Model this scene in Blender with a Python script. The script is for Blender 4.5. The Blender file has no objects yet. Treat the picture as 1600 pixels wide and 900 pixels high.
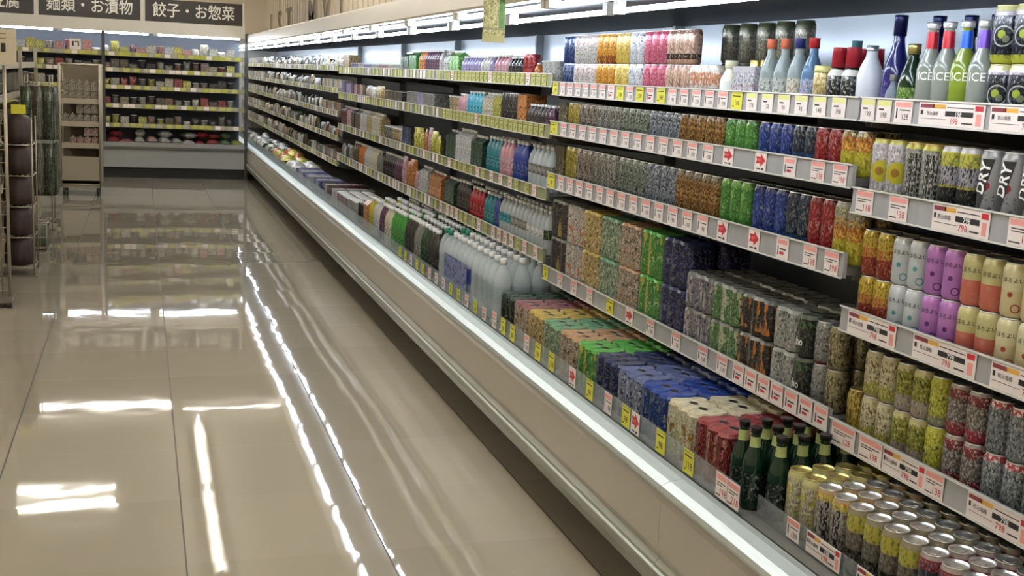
import bpy, math, random
from mathutils import Vector, Matrix
random.seed(7)
S = bpy.context.scene
COL = S.collection
PI = math.pi

# ------------------------------------------------------------------ camera, world, exposure
H = 1.465
F, PITCH, YAW, ROLL = 1842.0, .1757, .3088, .0486
cy, sy = math.cos(YAW), math.sin(YAW)
fwd = Vector((sy*math.cos(PITCH), cy*math.cos(PITCH), -math.sin(PITCH)))
rgt = Vector((cy, -sy, 0)); upv = rgt.cross(fwd)
r2 = rgt*math.cos(ROLL) + upv*math.sin(ROLL); u2 = -rgt*math.sin(ROLL) + upv*math.cos(ROLL)
cam = bpy.data.objects.new('camera', bpy.data.cameras.new('camera')); COL.objects.link(cam)
cam.data.sensor_width = 36; cam.data.lens = F/1600*36; cam.data.clip_start = .02
M = Matrix((r2, u2, -fwd)).transposed().to_4x4(); M.translation = (0, 0, H)
cam.matrix_world = M
S.camera = cam
S.view_settings.view_transform = 'Standard'; S.view_settings.look = 'None'
S.view_settings.gamma = 1; S.view_settings.use_curve_mapping = False
S.view_settings.exposure = 0.0
W = bpy.data.worlds.new('world'); S.world = W; W.use_nodes = True
W.node_tree.nodes['Background'].inputs[0].default_value = (.9, .85, .75, 1)
W.node_tree.nodes['Background'].inputs[1].default_value = .05
TUBE_CEIL, TUBE_CASE = 50.0, 34.0

# ------------------------------------------------------------------ materials
def lin(c):
    return tuple((x/12.92 if x <= .04045 else ((x+.055)/1.055)**2.4) for x in [v/255 for v in c]) + (1,)
MATS = {}
def mat(name, rgb, rough=.5, metal=0, **k):
    if name in MATS: return MATS[name]
    m = bpy.data.materials.new(name); m.use_nodes = True; MATS[name] = m
    b = m.node_tree.nodes['Principled BSDF']
    b.inputs['Base Color'].default_value = lin(rgb); b.inputs['Roughness'].default_value = rough
    b.inputs['Metallic'].default_value = metal
    for kk, v in k.items():
        b.inputs[kk.replace('_', ' ')].default_value = v
    return m
def glow(name, rgb, e):
    m = mat(name, rgb, .4); b = m.node_tree.nodes['Principled BSDF']
    b.inputs['Emission Color'].default_value = lin(rgb); b.inputs['Emission Strength'].default_value = e
    return m
def N(m, t, **k):
    n = m.node_tree.nodes.new(t)
    for a, v in k.items(): setattr(n, a, v)
    return n
def math_n(m, op, a, b=None, c=None):
    n = N(m, 'ShaderNodeMath', operation=op)
    for i, v in enumerate((a, b, c)):
        if v is None: continue
        if isinstance(v, (int, float)): n.inputs[i].default_value = v
        else: m.node_tree.links.new(v, n.inputs[i])
    return n.outputs[0]
def mix_c(m, fac, a, b):
    n = N(m, 'ShaderNodeMix', data_type='RGBA')
    L = m.node_tree.links.new
    if isinstance(fac, (int, float)): n.inputs[0].default_value = fac
    else: L(fac, n.inputs[0])
    for i, v in ((6, a), (7, b)):
        if isinstance(v, tuple): n.inputs[i].default_value = v
        else: L(v, n.inputs[i])
    return n.outputs[2]
def art(name, base, h=.168, bands=(), spk=(), emblem=(), rough=.25, metal=.2, nofine=False, **k):
    """printed packaging: bands = (from_height_share, rgb); spk = (rgb, (sx,sy,sz), threshold, z0, z1);
    emblem = (rgb, across, up, radius, ring_width or 0) on the side that faces the aisle"""
    if name in MATS: return MATS[name]
    m = mat(name, base, rough, metal, **k); L = m.node_tree.links.new
    tc = N(m, 'ShaderNodeTexCoord'); P = tc.outputs['Object']
    sp = N(m, 'ShaderNodeSeparateXYZ'); L(P, sp.inputs[0])
    z = math_n(m, 'DIVIDE', sp.outputs[2], h)
    def lin(c, f=globals()['lin']):
        g_ = sum(c)/3; return f(tuple(v*.86*.9+g_*.14*.9 for v in c))
    m.node_tree.nodes['Principled BSDF'].inputs['Base Color'].default_value = lin(base)
    col = lin(base)
    for z0, c in bands:
        col = mix_c(m, math_n(m, 'GREATER_THAN', z, z0), col, lin(c))
    for i, (c, sc, th, z0, z1) in enumerate(spk):
        mp = N(m, 'ShaderNodeMapping'); L(P, mp.inputs[0]); mp.inputs[3].default_value = tuple(q*1.7 if q > 12 else q for q in sc)
        mp.inputs[1].default_value = (i*3.1+len(name), i, 0)
        nz = N(m, 'ShaderNodeTexNoise'); nz.inputs['Scale'].default_value = 1; nz.inputs['Detail'].default_value = 3
        L(mp.outputs[0], nz.inputs['Vector'])
        f = math_n(m, 'GREATER_THAN', nz.outputs[0], th)
        f = math_n(m, 'MULTIPLY', f, math_n(m, 'GREATER_THAN', z, z0))
        f = math_n(m, 'MULTIPLY', f, math_n(m, 'LESS_THAN', z, z1))
        col = mix_c(m, f, col, lin(c))
    # fine print: small light and dark marks all over
    for i, (c, th) in enumerate(((tuple(min(255, v+70) for v in base), .60), (tuple(v*.4 for v in base), .61))):
        mp = N(m, 'ShaderNodeMapping'); L(P, mp.inputs[0]); mp.inputs[3].default_value = (190, 190, 110)
        mp.inputs[1].default_value = (i*7.7+len(name)*1.3, 0, i)
        nz = N(m, 'ShaderNodeTexNoise'); nz.inputs['Scale'].default_value = 1; nz.inputs['Detail'].default_value = 0
        L(mp.outputs[0], nz.inputs['Vector'])
        f = math_n(m, 'MULTIPLY', math_n(m, 'GREATER_THAN', nz.outputs[0], th), 0 if nofine else .5)
        f = math_n(m, 'MULTIPLY', f, math_n(m, 'MULTIPLY', math_n(m, 'GREATER_THAN', z, .08), math_n(m, 'LESS_THAN', z, .9)))
        col = mix_c(m, f, col, lin(c))
    for c, a, up, r, ring in emblem:
        # axis of the emblem looks at the aisle, a little towards the nearer end
        tx, ty = .55, -.835
        u = math_n(m, 'ADD', math_n(m, 'MULTIPLY', sp.outputs[0], tx), math_n(m, 'MULTIPLY', sp.outputs[1], ty))
        d = math_n(m, 'ADD', math_n(m, 'MULTIPLY', sp.outputs[0], -.835), math_n(m, 'MULTIPLY', sp.outputs[1], -.55))
        u = math_n(m, 'SUBTRACT', u, a); v = math_n(m, 'SUBTRACT', sp.outputs[2], up)
        q = math_n(m, 'SQRT', math_n(m, 'ADD', math_n(m, 'MULTIPLY', u, u), math_n(m, 'MULTIPLY', v, v)))
        f = math_n(m, 'LESS_THAN', q, r)
        if ring: f = math_n(m, 'MULTIPLY', f, math_n(m, 'GREATER_THAN', q, r-ring))
        f = math_n(m, 'MULTIPLY', f, math_n(m, 'GREATER_THAN', d, 0.0))
        col = mix_c(m, f, col, lin(c))
    if not isinstance(col, tuple): L(col, m.node_tree.nodes['Principled BSDF'].inputs['Base Color'])
    return m
def noisy(name, c1, c2, scale, rough=.5, metal=0, det=3, stretch=(1, 1, 1), bump=0):
    if name in MATS: return MATS[name]
    m = mat(name, c1, rough, metal); L = m.node_tree.links.new
    tc = N(m, 'ShaderNodeTexCoord'); mp = N(m, 'ShaderNodeMapping'); L(tc.outputs['Object'], mp.inputs[0]); mp.inputs[3].default_value = stretch
    nz = N(m, 'ShaderNodeTexNoise'); nz.inputs['Scale'].default_value = scale; nz.inputs['Detail'].default_value = det
    L(mp.outputs[0], nz.inputs['Vector'])
    L(mix_c(m, nz.outputs[0], lin(c1), lin(c2)), m.node_tree.nodes['Principled BSDF'].inputs['Base Color'])
    if bump:
        b = N(m, 'ShaderNodeBump'); b.inputs['Strength'].default_value = bump; b.inputs['Distance'].default_value = .01
        L(nz.outputs[0], b.inputs['Height']); L(b.outputs[0], m.node_tree.nodes['Principled BSDF'].inputs['Normal'])
    return m

WHITE = mat('white_enamel', (216, 212, 202), .3)
CASE = noisy('case_front_enamel', (164, 158, 146), (172, 166, 155), 3, .38)
TRIM = noisy('bumper_plastic', (120, 122, 112), (132, 134, 122), 4, .3)
CHROME = noisy('brushed_steel', (196, 204, 200), (162, 170, 166), 9, .4, .55, stretch=(30, 1, 30))
REFL = mat('lamp_reflector_grey', (48, 52, 56), .6)
DARK = mat('dark_interior', (30, 29, 27), .6)
HONEY = mat('dark_honeycomb', (46, 44, 42), .5)
BLACK = mat('black_plastic', (18, 18, 18), .45)
BACKP = noisy('back_panel_white', (214, 226, 240), (220, 230, 242), 2, .28, .3)
SHELF = mat('shelf_grey', (105, 104, 98), .4, .3)
RAIL = noisy('price_rail_plastic', (150, 150, 148), (168, 166, 164), 40, .25, 0, stretch=(1, 1, .2))
RAILY = noisy('olive_price_rail_plastic', (134, 136, 104), (152, 152, 116), 30, .25, 0, stretch=(1, 1, .2))
CLEAR = mat('clear_acrylic', (215, 225, 222), .06, 0, Transmission_Weight=.75, Alpha=.45, IOR=1.2)
ALU = mat('can_lid_aluminium', (214, 212, 206), .28, .9)
ALUG = mat('can_lid_gold', (205, 190, 120), .28, .9)
BLK = mat('print_black', (34, 32, 30), .6)
RED = mat('print_red', (190, 36, 46), .55)
WHT = mat('print_white', (236, 234, 226), .5)
PINK = mat('print_pink', (226, 150, 140), .6)
CARD = mat('card_paper', (228, 216, 208), .6)
YEL = mat('card_yellow', (214, 208, 60), .55)
ORG = mat('print_orange', (216, 160, 60), .6)
MAR = mat('print_maroon', (130, 50, 60), .6)

# ------------------------------------------------------------------ mesh helpers
class MB:
    def __init__(s): s.v = []; s.f = []; s.m = []; s.s = []; s.mats = []
    def mi(s, m):
        if m not in s.mats: s.mats.append(m)
        return s.mats.index(m)
    def add(s, vs, fs, m, smooth=False):
        o = len(s.v); s.v += [tuple(v) for v in vs]; k = s.mi(m)
        for f in fs: s.f.append([i+o for i in f]); s.m.append(k); s.s.append(smooth)
        return s
    def box(s, x0, x1, y0, y1, z0, z1, m):
        vs = [(x, y, z) for x in (x0, x1) for y in (y0, y1) for z in (z0, z1)]
        return s.add(vs, [(0,1,3,2), (4,6,7,5), (0,4,5,1), (2,3,7,6), (0,2,6,4), (1,5,7,3)], m)
    def lathe(s, prof, m, n=20, cx=0, cy_=0, smooth=True, cap=(True, True), squash=1):
        vs = []; fs = []
        for r, z in prof:
            for i in range(n):
                a = 2*PI*i/n; vs.append((cx+r*math.cos(a), cy_+r*math.sin(a)*squash, z))
        for j in range(len(prof)-1):
            for i in range(n):
                k = (i+1) % n
                fs.append((j*n+i, j*n+k, (j+1)*n+k, (j+1)*n+i))
        s.add(vs, fs, m, smooth)
        o = len(s.v)-len(vs)
        if cap[0]: s.f.append([o+i for i in reversed(range(n))]); s.m.append(s.mi(m)); s.s.append(False)
        if cap[1]: s.f.append([o+(len(prof)-1)*n+i for i in range(n)]); s.m.append(s.mi(m)); s.s.append(False)
        return s
    def prism(s, poly, a, b, m, axis='y', smooth=False):
        """extrude a closed outline; axis y: outline in (x,z); axis z: outline in (x,y); axis x: outline in (y,z)"""
        def p(q, t): return {'y': (q[0], t, q[1]), 'z': (q[0], q[1], t), 'x': (t, q[0], q[1])}[axis]
        n = len(poly); vs = [p(q, a) for q in poly]+[p(q, b) for q in poly]
        s.add(vs, [(i, (i+1) % n, n+(i+1) % n, n+i) for i in range(n)], m, smooth)
        o = len(s.v)-2*n
        for f in (list(range(n)), list(reversed(range(n, 2*n)))): s.f.append([o+i for i in f]); s.m.append(s.mi(m)); s.s.append(False)
        return s
    def tube(s, p, q, r, m, n=8):
        p, q = Vector(p), Vector(q); d = (q-p).normalized()
        u = d.cross(Vector((0, 0, 1)) if abs(d.z) < .9 else Vector((1, 0, 0))).normalized(); w = d.cross(u)
        vs = [c+u*r*math.cos(2*PI*i/n)+w*r*math.sin(2*PI*i/n) for c in (p, q) for i in range(n)]
        s.add(vs, [(i, (i+1) % n, n+(i+1) % n, n+i) for i in range(n)]+[tuple(reversed(range(n))), tuple(range(n, 2*n))], m, True)
        return s
    def mesh(s, name):
        me = bpy.data.meshes.new(name); me.from_pydata(s.v, [], s.f)
        for m in s.mats: me.materials.append(m)
        me.polygons.foreach_set('material_index', s.m); me.polygons.foreach_set('use_smooth', s.s)
        me.update(); 
        import bmesh
        b = bmesh.new(); b.from_mesh(me); bmesh.ops.recalc_face_normals(b, faces=b.faces); b.to_mesh(me); b.free()
        return me
    def obj(s, name, parent=None, loc=None):
        o = bpy.data.objects.new(name, s.mesh(name)); COL.objects.link(o)
        if parent: o.parent = parent
        if loc: o.location = loc
        return o
def empty(name, loc=(0, 0, 0)):
    o = bpy.data.objects.new(name, None); COL.objects.link(o); o.location = loc; return o
def tag(o, label, cat, group=None):
    o['label'] = label; o['category'] = cat
    if group: o['group'] = group
    return o
def struct(o): o['kind'] = 'structure'; return o
def kids(o): return [c for c in bpy.data.objects if c.parent == o]
class Proto:
    """first use hands out the object itself, later uses copy it with its parts and sub-parts"""
    def __init__(s, o):
        s.o = o; s.used = False; s.tree = [(c, kids(c)) for c in kids(o)]
    def place(s, loc, rz=0):
        if not s.used: r = s.o; s.used = True
        else:
            r = s.o.copy(); COL.objects.link(r)
            for k in list(r.keys()):
                if k in ('label', 'category', 'group'): del r[k]
            for c, g in s.tree:
                d = c.copy(); COL.objects.link(d); d.parent = r
                for e in g: x = e.copy(); COL.objects.link(x); x.parent = d
        r.location = loc; r.rotation_euler = (0, 0, rz)
        if r.name.startswith(('food_pouch', 'food_bag')): q = random.uniform(.78, 1.15); r.scale = (q, q, random.uniform(.75, 1.2)); r.rotation_euler.z += random.uniform(-.3, .3)
        return r
TXT = {}
def text_polys(txt, size):
    """glyph outlines of a word as flat faces (u to the right, v up), centred"""
    if (txt, size) in TXT: return TXT[(txt, size)]
    c = bpy.data.curves.new('t', 'FONT'); c.body = txt; c.size = size; c.resolution_u = 2
    c.align_x = 'CENTER'; c.align_y = 'CENTER'; c.offset = size*(.022 if txt == 'DRY' else .009 if size > .15 else .006)
    o = bpy.data.objects.new('t', c); COL.objects.link(o)
    dg = bpy.context.evaluated_depsgraph_get(); me = o.evaluated_get(dg).to_mesh()
    r = ([tuple(v.co[:2]) for v in me.vertices], [tuple(p.vertices) for p in me.polygons])
    o.evaluated_get(dg).to_mesh_clear(); bpy.data.objects.remove(o); bpy.data.curves.remove(c)
    TXT[(txt, size)] = r; return r
def flat_text(mb, txt, size, u0, v0, x, m, rot=0, bold=1.0):
    """word on a plane of constant x that faces -x"""
    V, Fs = text_polys(txt, size); c, s_ = math.cos(rot), math.sin(rot)
    mb.add([(x, -(u0+(a*c-b*s_)*bold), v0+a*s_+b*c) for a, b in V], Fs, m)
def bent_text(mb, txt, size, ang, v0, r, m, rot=0):
    """word wrapped round a cylinder, centred on direction ang (0 = towards the aisle)"""
    V, Fs = text_polys(txt, size); c, s_ = math.cos(rot), math.sin(rot)
    vs = []
    for a, b in V:
        u = a*c-b*s_; v = a*s_+b*c
        t = ang+u/r; vs.append((-r*math.cos(t), -r*math.sin(t), v0+v))
    mb.add(vs, Fs, m)

# ------------------------------------------------------------------ the room
def floor_mat():
    m = mat('polished_floor_tile', (150, 140, 118), .08); L = m.node_tree.links.new
    g = N(m, 'ShaderNodeNewGeometry'); sp = N(m, 'ShaderNodeSeparateXYZ'); L(g.outputs['Position'], sp.inputs[0])
    ax = math_n(m, 'DIVIDE', math_n(m, 'SUBTRACT', sp.outputs[0], .119), .6)
    ay = math_n(m, 'DIVIDE', math_n(m, 'SUBTRACT', sp.outputs[1], 3.42), .553)
    ix, iy = math_n(m, 'FLOOR', ax), math_n(m, 'FLOOR', ay)
    dx = math_n(m, 'ABSOLUTE', math_n(m, 'SUBTRACT', math_n(m, 'FRACT', math_n(m, 'ADD', ax, .5)), .5))
    dy = math_n(m, 'ABSOLUTE', math_n(m, 'SUBTRACT', math_n(m, 'FRACT', math_n(m, 'ADD', ay, .5)), .5))
    gx, gy = math_n(m, 'LESS_THAN', dx, .0042), math_n(m, 'LESS_THAN', dy, .0028)
    cmb = N(m, 'ShaderNodeCombineXYZ'); L(ix, cmb.inputs[0]); L(iy, cmb.inputs[1])
    wn = N(m, 'ShaderNodeTexWhiteNoise', noise_dimensions='3D'); L(cmb.outputs[0], wn.inputs['Vector'])
    nz = N(m, 'ShaderNodeTexNoise'); nz.inputs['Scale'].default_value = 1.3; nz.inputs['Detail'].default_value = 4
    L(g.outputs['Position'], nz.inputs['Vector'])
    c = mix_c(m, wn.outputs['Value'], lin((144, 137, 122)), lin((153, 146, 131)))
    c = mix_c(m, math_n(m, 'MULTIPLY', nz.outputs[0], .35), c, lin((134, 126, 111)))
    c = mix_c(m, math_n(m, 'MULTIPLY', gy, .55), c, lin((60, 54, 44)))
    c = mix_c(m, gx, c, lin((38, 34, 28)))
    b = m.node_tree.nodes['Principled BSDF']; L(c, b.inputs['Base Color'])
    # each tile lies a hair out of level, and the glaze is faintly wavy
    sb = N(m, 'ShaderNodeVectorMath', operation='SUBTRACT'); L(wn.outputs['Color'], sb.inputs[0]); sb.inputs[1].default_value = (.5, .5, .5)
    sc = N(m, 'ShaderNodeVectorMath', operation='MULTIPLY'); L(sb.outputs[0], sc.inputs[0]); sc.inputs[1].default_value = (.008, .005, 0)
    n2 = N(m, 'ShaderNodeTexNoise'); n2.inputs['Scale'].default_value = 5; n2.inputs['Detail'].default_value = 1
    L(g.outputs['Position'], n2.inputs['Vector'])
    bp = N(m, 'ShaderNodeBump'); bp.inputs['Strength'].default_value = .12; bp.inputs['Distance'].default_value = .004
    L(n2.outputs[0], bp.inputs['Height'])
    ad = N(m, 'ShaderNodeVectorMath', operation='ADD'); L(bp.outputs[0], ad.inputs[0]); L(sc.outputs[0], ad.inputs[1])
    nm = N(m, 'ShaderNodeVectorMath', operation='NORMALIZE'); L(ad.outputs[0], nm.inputs[0]); L(nm.outputs[0], b.inputs['Normal'])
    L(math_n(m, 'ADD', math_n(m, 'MULTIPLY', math_n(m, 'MAXIMUM', gx, gy), .5), .028), b.inputs['Roughness'])
    b.inputs['Specular IOR Level'].default_value = .62
    return m
WALL = noisy('beige_wall_paint', (222, 211, 192), (226, 216, 198), 2, .7)
CEIL = noisy('ceiling_board', (222, 216, 204), (214, 208, 196), 3, .8)
XL, XR, YN, YF, ZC = -4.2, 2.62, -2.5, 27.0, 3.2
struct(MB().box(XL, XR, YN, YF, -.1, 0, floor_mat()).obj('floor'))
struct(MB().box(XL, XR, YN, YF, ZC, ZC+.1, CEIL).obj('ceiling'))
struct(MB().box(XR, XR+.1, YN, YF, 0, ZC, WALL).obj('wall_right'))
struct(MB().box(XL-.1, XL, YN, YF, 0, ZC, WALL).obj('wall_left'))
struct(MB().box(XL, XR, YF, YF+.1, 0, ZC, WALL).obj('wall_back'))
struct(MB().box(XL, XR, YN-.1, YN, 0, ZC, WALL).obj('wall_front'))
struct(MB().box(1.2, XR, YF-.03, YF, 2.02, 2.12, mat('dark_wood_trim', (62, 46, 34), .5)).obj('trim_1'))
# panel seams of the long wall behind the cases
mb = MB()
for k in range(60): mb.box(XR-.012, XR, 4+k*.36, 4.03+k*.36, 1.9, ZC, mat('wall_seam', (222, 212, 194), .6))
struct(mb.obj('trim_2'))
def wall_letters(txt, y0, z, size):
    for i, ch in enumerate(txt):
        if ch == ' ': continue
        V, Fs = text_polys(ch, size); mb = MB()
        n = len(V); o = MB()
        V = [(a*2.0, b) for a, b in V]; o.add([(0, -a, b) for a, b in V], Fs, mat('letter_brown', (98, 88, 70), .6))
        o.add([(.03, -a, b) for a, b in V], Fs, mat('letter_edge', (188, 176, 156), .6))
        e = {}
        for f in Fs:
            for j in range(len(f)):
                k = (f[j], f[(j+1) % len(f)]); 
                if (k[1], k[0]) in e: del e[(k[1], k[0])]
                else: e[k] = 1
        o.add([(0, -a, b) for a, b in V]+[(.03, -a, b) for a, b in V], [(a, b, b+n, a+n) for a, b in e], mat('letter_edge', (188, 176, 156), .6))
        t = o.obj('wall_letter', None, (XR-.03, y0-i*1.55, z))
        tag(t, 'raised brown letter %s on the beige wall above the %s cases' % (ch, 'far' if i < 4 else 'middle'), 'letter', 'raised letters on the wall')

# ------------------------------------------------------------------ ceiling lamps
CT = glow('ceiling_tube_glow', (255, 249, 238), TUBE_CEIL)
HOUS = mat('lamp_housing', (215, 212, 204), .5)
def ceil_lamp(x, y, length, along, n, label):
    r = empty('ceiling_light', (x, y, ZC)); hl = length/2
    w = .05+.09*n
    if along == 'x': MB().box(-hl, hl, -w/2, w/2, -.05, 0, HOUS).obj('housing', r)
    else: MB().box(-w/2, w/2, -hl, hl, -.05, 0, HOUS).obj('housing', r)
    for i in range(n):
        d = (i-(n-1)/2)*.16; g = MB()
        a, b = ((-hl+.04, d, -.075), (hl-.04, d, -.075)) if along == 'x' else ((d, -hl+.04, -.075), (d, hl-.04, -.075))
        g.tube(a, b, .016, CT, 8); g.obj('tube', r)
        e = MB()
        for q in (a, b): e.box(q[0]-.02, q[0]+.02, q[1]-.02, q[1]+.02, -.095, -.05, HOUS)
        e.obj('socket', r)
    tag(r, label, 'ceiling light', 'fluorescent ceiling lights')
ceil_lamp(-.77, 12.93, 1.1, 'x', 1, 'single tube ceiling light across the aisle, second nearest of the crosswise ones')
ceil_lamp(-.77, 12.48, 1.1, 'x', 1, 'single tube ceiling light across the aisle, nearest of the crosswise ones')
ceil_lamp(-.50, 16.05, 1.85, 'x', 1, 'long single tube ceiling light above the end fixture, left one')
ceil_lamp(1.15, 15.95, 1.4, 'x', 1, 'long single tube ceiling light above the end fixture, right one')
ceil_lamp(.3, 24.2, 2.3, 'x', 2, 'added twin tube ceiling light beyond the end fixture, right one')  # unseen, added to lift the dim back wall
ceil_lamp(-2.6, 24.2, 2.3, 'x', 2, 'added twin tube ceiling light beyond the end fixture, left one')  # second unseen light added for the far wall
ceil_lamp(-3.2, 19.5, 2.3, 'y', 2, 'added twin tube ceiling light by the left wall beyond the end fixture')  # unseen, added to brighten the far walls and ceiling
for i, yy in enumerate((11.6, 14.1)):
    ceil_lamp(.67, yy, 2.45, 'y', 1, 'single tube ceiling light along the aisle, %s one of the line' % ('nearer', 'farther')[i])
# unseen fill lights added overhead to brighten the floor and the cases
for i, (x, y) in enumerate([(.95, -1.2), (.95, 1.6), (.95, 4.4), (.95, 7.2), (-2.6, 1.5), (-2.6, 6.5), (-2.6, 11.5)]):
    ceil_lamp(x, y, 2.3, 'y', 2, 'added twin tube ceiling light over the %s' % ('aisle, behind the camera', 'aisle, above the nearest drinks case', 'aisle, above the second drinks case', 'aisle, above the fourth case',
        'left goods area, nearest the entrance', 'left goods area, second from the entrance', 'left goods area, farthest from the entrance')[i])

# ------------------------------------------------------------------ the refrigerated wall of cases
TUBEM = glow('case_tube_glow', (232, 242, 255), TUBE_CASE)
LIPX, BACKX = 1.80, 2.45
BAYS = {   # y0, y1, name, shelves (surface, lip bottom, lip top)
 'R': (.35, 2.70, 'nearest', [(1.42, 1.40, 1.461), (1.19, 1.16, 1.228), (.875, .843, .91), (.565, .533, .60)]),
 'M': (2.70, 5.15, 'second', [(1.42, 1.40, 1.461), (1.25, 1.222, 1.285), (1.01, .98, 1.05), (.59, .553, .62)]),
 'L1': (5.15, 7.20, 'third', [(1.455, 1.436, 1.496), (1.222, 1.202, 1.264), (.937, .916, .973), (.645, .623, .69)]),
 'L2': (7.20, 9.25, 'fourth', [(1.455, 1.436, 1.496), (1.222, 1.202, 1.264), (.937, .916, .973), (.645, .623, .69)]),
 'L3': (9.25, 11.30, 'fifth', [(1.455, 1.436, 1.496), (1.222, 1.202, 1.264), (.937, .916, .973), (.645, .623, .69)]),
 'F1': (11.30, 13.70, 'sixth', [(1.475, 1.458, 1.51), (1.265, 1.248, 1.30), (1.045, 1.028, 1.08), (.815, .798, .85), (.575, .558, .61)]),
 'F2': (13.70, 22.60, 'last', [(1.475, 1.458, 1.51), (1.265, 1.248, 1.30), (1.045, 1.028, 1.08), (.815, .798, .85), (.575, .558, .61)]),
}
def case(key):
    y0, y1, nm, shelves = BAYS[key]
    g = .0008
    a, b = y0+g, y1-g
    r = empty('refrigerated_case', (0, 0, 0))
    tag(r, 'white open refrigerated drinks case, %s bay from the camera' % nm if key not in ('F1', 'F2') else 'white open refrigerated food case, %s bay from the camera' % nm, 'display case', 'refrigerated cases along the right wall')
    MB().box(1.56, 2.5, a, b, 0.0, .12, DARK).obj('plinth', r)
    MB().prism([(1.325, .118), (1.305, .14), (1.297, .17), (1.297, .215), (1.31, .23), (1.40, .23), (1.40, .118)], a, b, TRIM).obj('bumper', r)
    MB().prism([(1.31, .23), (1.302, .25), (1.302, .385), (1.318, .40), (1.40, .40), (1.40, .23)], a, b, CASE).obj('front_panel', r)
    MB().prism([(1.318, .40), (1.302, .407), (1.296, .418), (1.30, .430), (1.325, .44), (1.36, .445), (1.385, .441), (1.392, .43), (1.40, .34), (1.385, .34), (1.38, .40)], a, b, CHROME, smooth=False).obj('handrail', r)
    MB().prism([(1.294, .196), (1.289, .199), (1.289, .203), (1.294, .206), (1.297, .206), (1.297, .196)], a, b, CHROME).obj('trim_strip', r)
    mb = MB().box(1.40, 2.43, a, b, .12, .325, DARK); mb.obj('tank', r)
    mb = MB().box(1.402, 1.535, a, b, .325, .328, mat('grille_backing', (120, 126, 124), .5))
    k = a+.004
    if y0 < 3:
        while k < b-.004: mb.box(1.405, 1.53, k, k+.0035, .328, .331, WHITE); k += .008
    mb.obj('air_grille', r)
    MB().box(1.54, 2.43, a, b, .325, .331, SHELF).obj('deck', r)
    MB().box(BACKX, 2.52, a, b, .09, 1.98, WHITE).box(2.43, BACKX, a, b, .331, 1.742, BACKP).obj('back_panel', r)
    MB().box(1.34, 2.43, a, b, 1.76, 1.83, WHITE).box(1.76, 2.43, a, b, 1.742, 1.76, HONEY).box(1.32, 1.76, a, b, 1.745, 1.76, REFL).obj('canopy', r)
    MB().prism([(1.30, 1.735), (1.296, 1.745), (1.296, 1.838), (1.31, 1.848), (1.34, 1.848), (1.34, 1.735)], a, b, WHITE).obj('fascia', r)
    for zz, (surf, lb, lt) in enumerate(shelves):
        m = MB().box(LIPX, 2.428, a+.004, b-.004, surf-.022, surf, SHELF)
        n = max(2, int((b-a)/1.2)+1)
        for i in range(n):
            yy = a+.01+(b-a-.02)*i/(n-1)
            m.add([(LIPX+.02, yy-.002, surf-.022), (2.42, yy-.002, surf-.022), (2.42, yy-.002, surf-.09), (LIPX+.02, yy-.002, surf-.035),
                   (LIPX+.02, yy+.002, surf-.022), (2.42, yy+.002, surf-.022), (2.42, yy+.002, surf-.09), (LIPX+.02, yy+.002, surf-.035)],
                  [(0, 1, 2, 3), (7, 6, 5, 4), (0, 4, 5, 1), (1, 5, 6, 2), (2, 6, 7, 3), (3, 7, 4, 0)], SHELF)
        so = m.obj('shelf', r)
        rm = RAIL if key in ('R', 'M') else RAILY
        MB().prism([(LIPX, lb), (LIPX-.012, lb+.002), (LIPX-.010, lt-.004), (LIPX-.013, lt), (LIPX-.004, lt), (LIPX, lt-.003)], a+.004, b-.004, rm).obj('price_rail', so)
        MB().box(LIPX-.0165, LIPX-.013, a+.004, b-.004, lb-.001, lb+.003, WHITE).box(LIPX-.0165, LIPX-.013, a+.004, b-.004, lt-.003, lt+.001, WHITE).obj('rail_edge', so)
    # upright between two bays
    MB().box(2.38, 2.43, y0+.003, y0+.028, .331, 1.742, mat('slotted_post', (150, 156, 160), .35, .5)).obj('upright', r)
    # tubes
    n = max(1, round((b-a)/1.2)); step = (b-a)/n
    for i in range(n):
        t0, t1 = a+i*step+.05, a+(i+1)*step-.05
        tb = MB().tube((1.338, t0, 1.716), (1.338, t1, 1.716), .009, TUBEM, 8).obj('tube_light', r)
        for q in (t0-.04, t1): MB().box(1.32, 1.36, q, q+.04, 1.707, 1.745, WHITE).obj('tube_holder', tb)
        tb = MB().tube((1.575, t0+.02, 1.712), (1.575, t1-.02, 1.712), .009, TUBEM, 8).obj('tube_light', r)
        for q in (t0, t1): MB().box(1.56, 1.59, q-.02, q+.02, 1.70, 1.745, WHITE).obj('tube_holder', tb)
    # clear front riser of the bin
    x = 1.585 if key == 'R' else 1.54
    zt = .392 if key == 'R' else .412
    MB().box(x-.0015, x+.0015, a+.01, b-.01, .331, zt, CLEAR).obj('bin_front', r)
    return r
CASES = {k: case(k) for k in BAYS}
MB().box(1.36, 2.52, 22.605, 22.65, 0, 1.98, WHITE).obj('end_panel', CASES['F2'])

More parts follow.
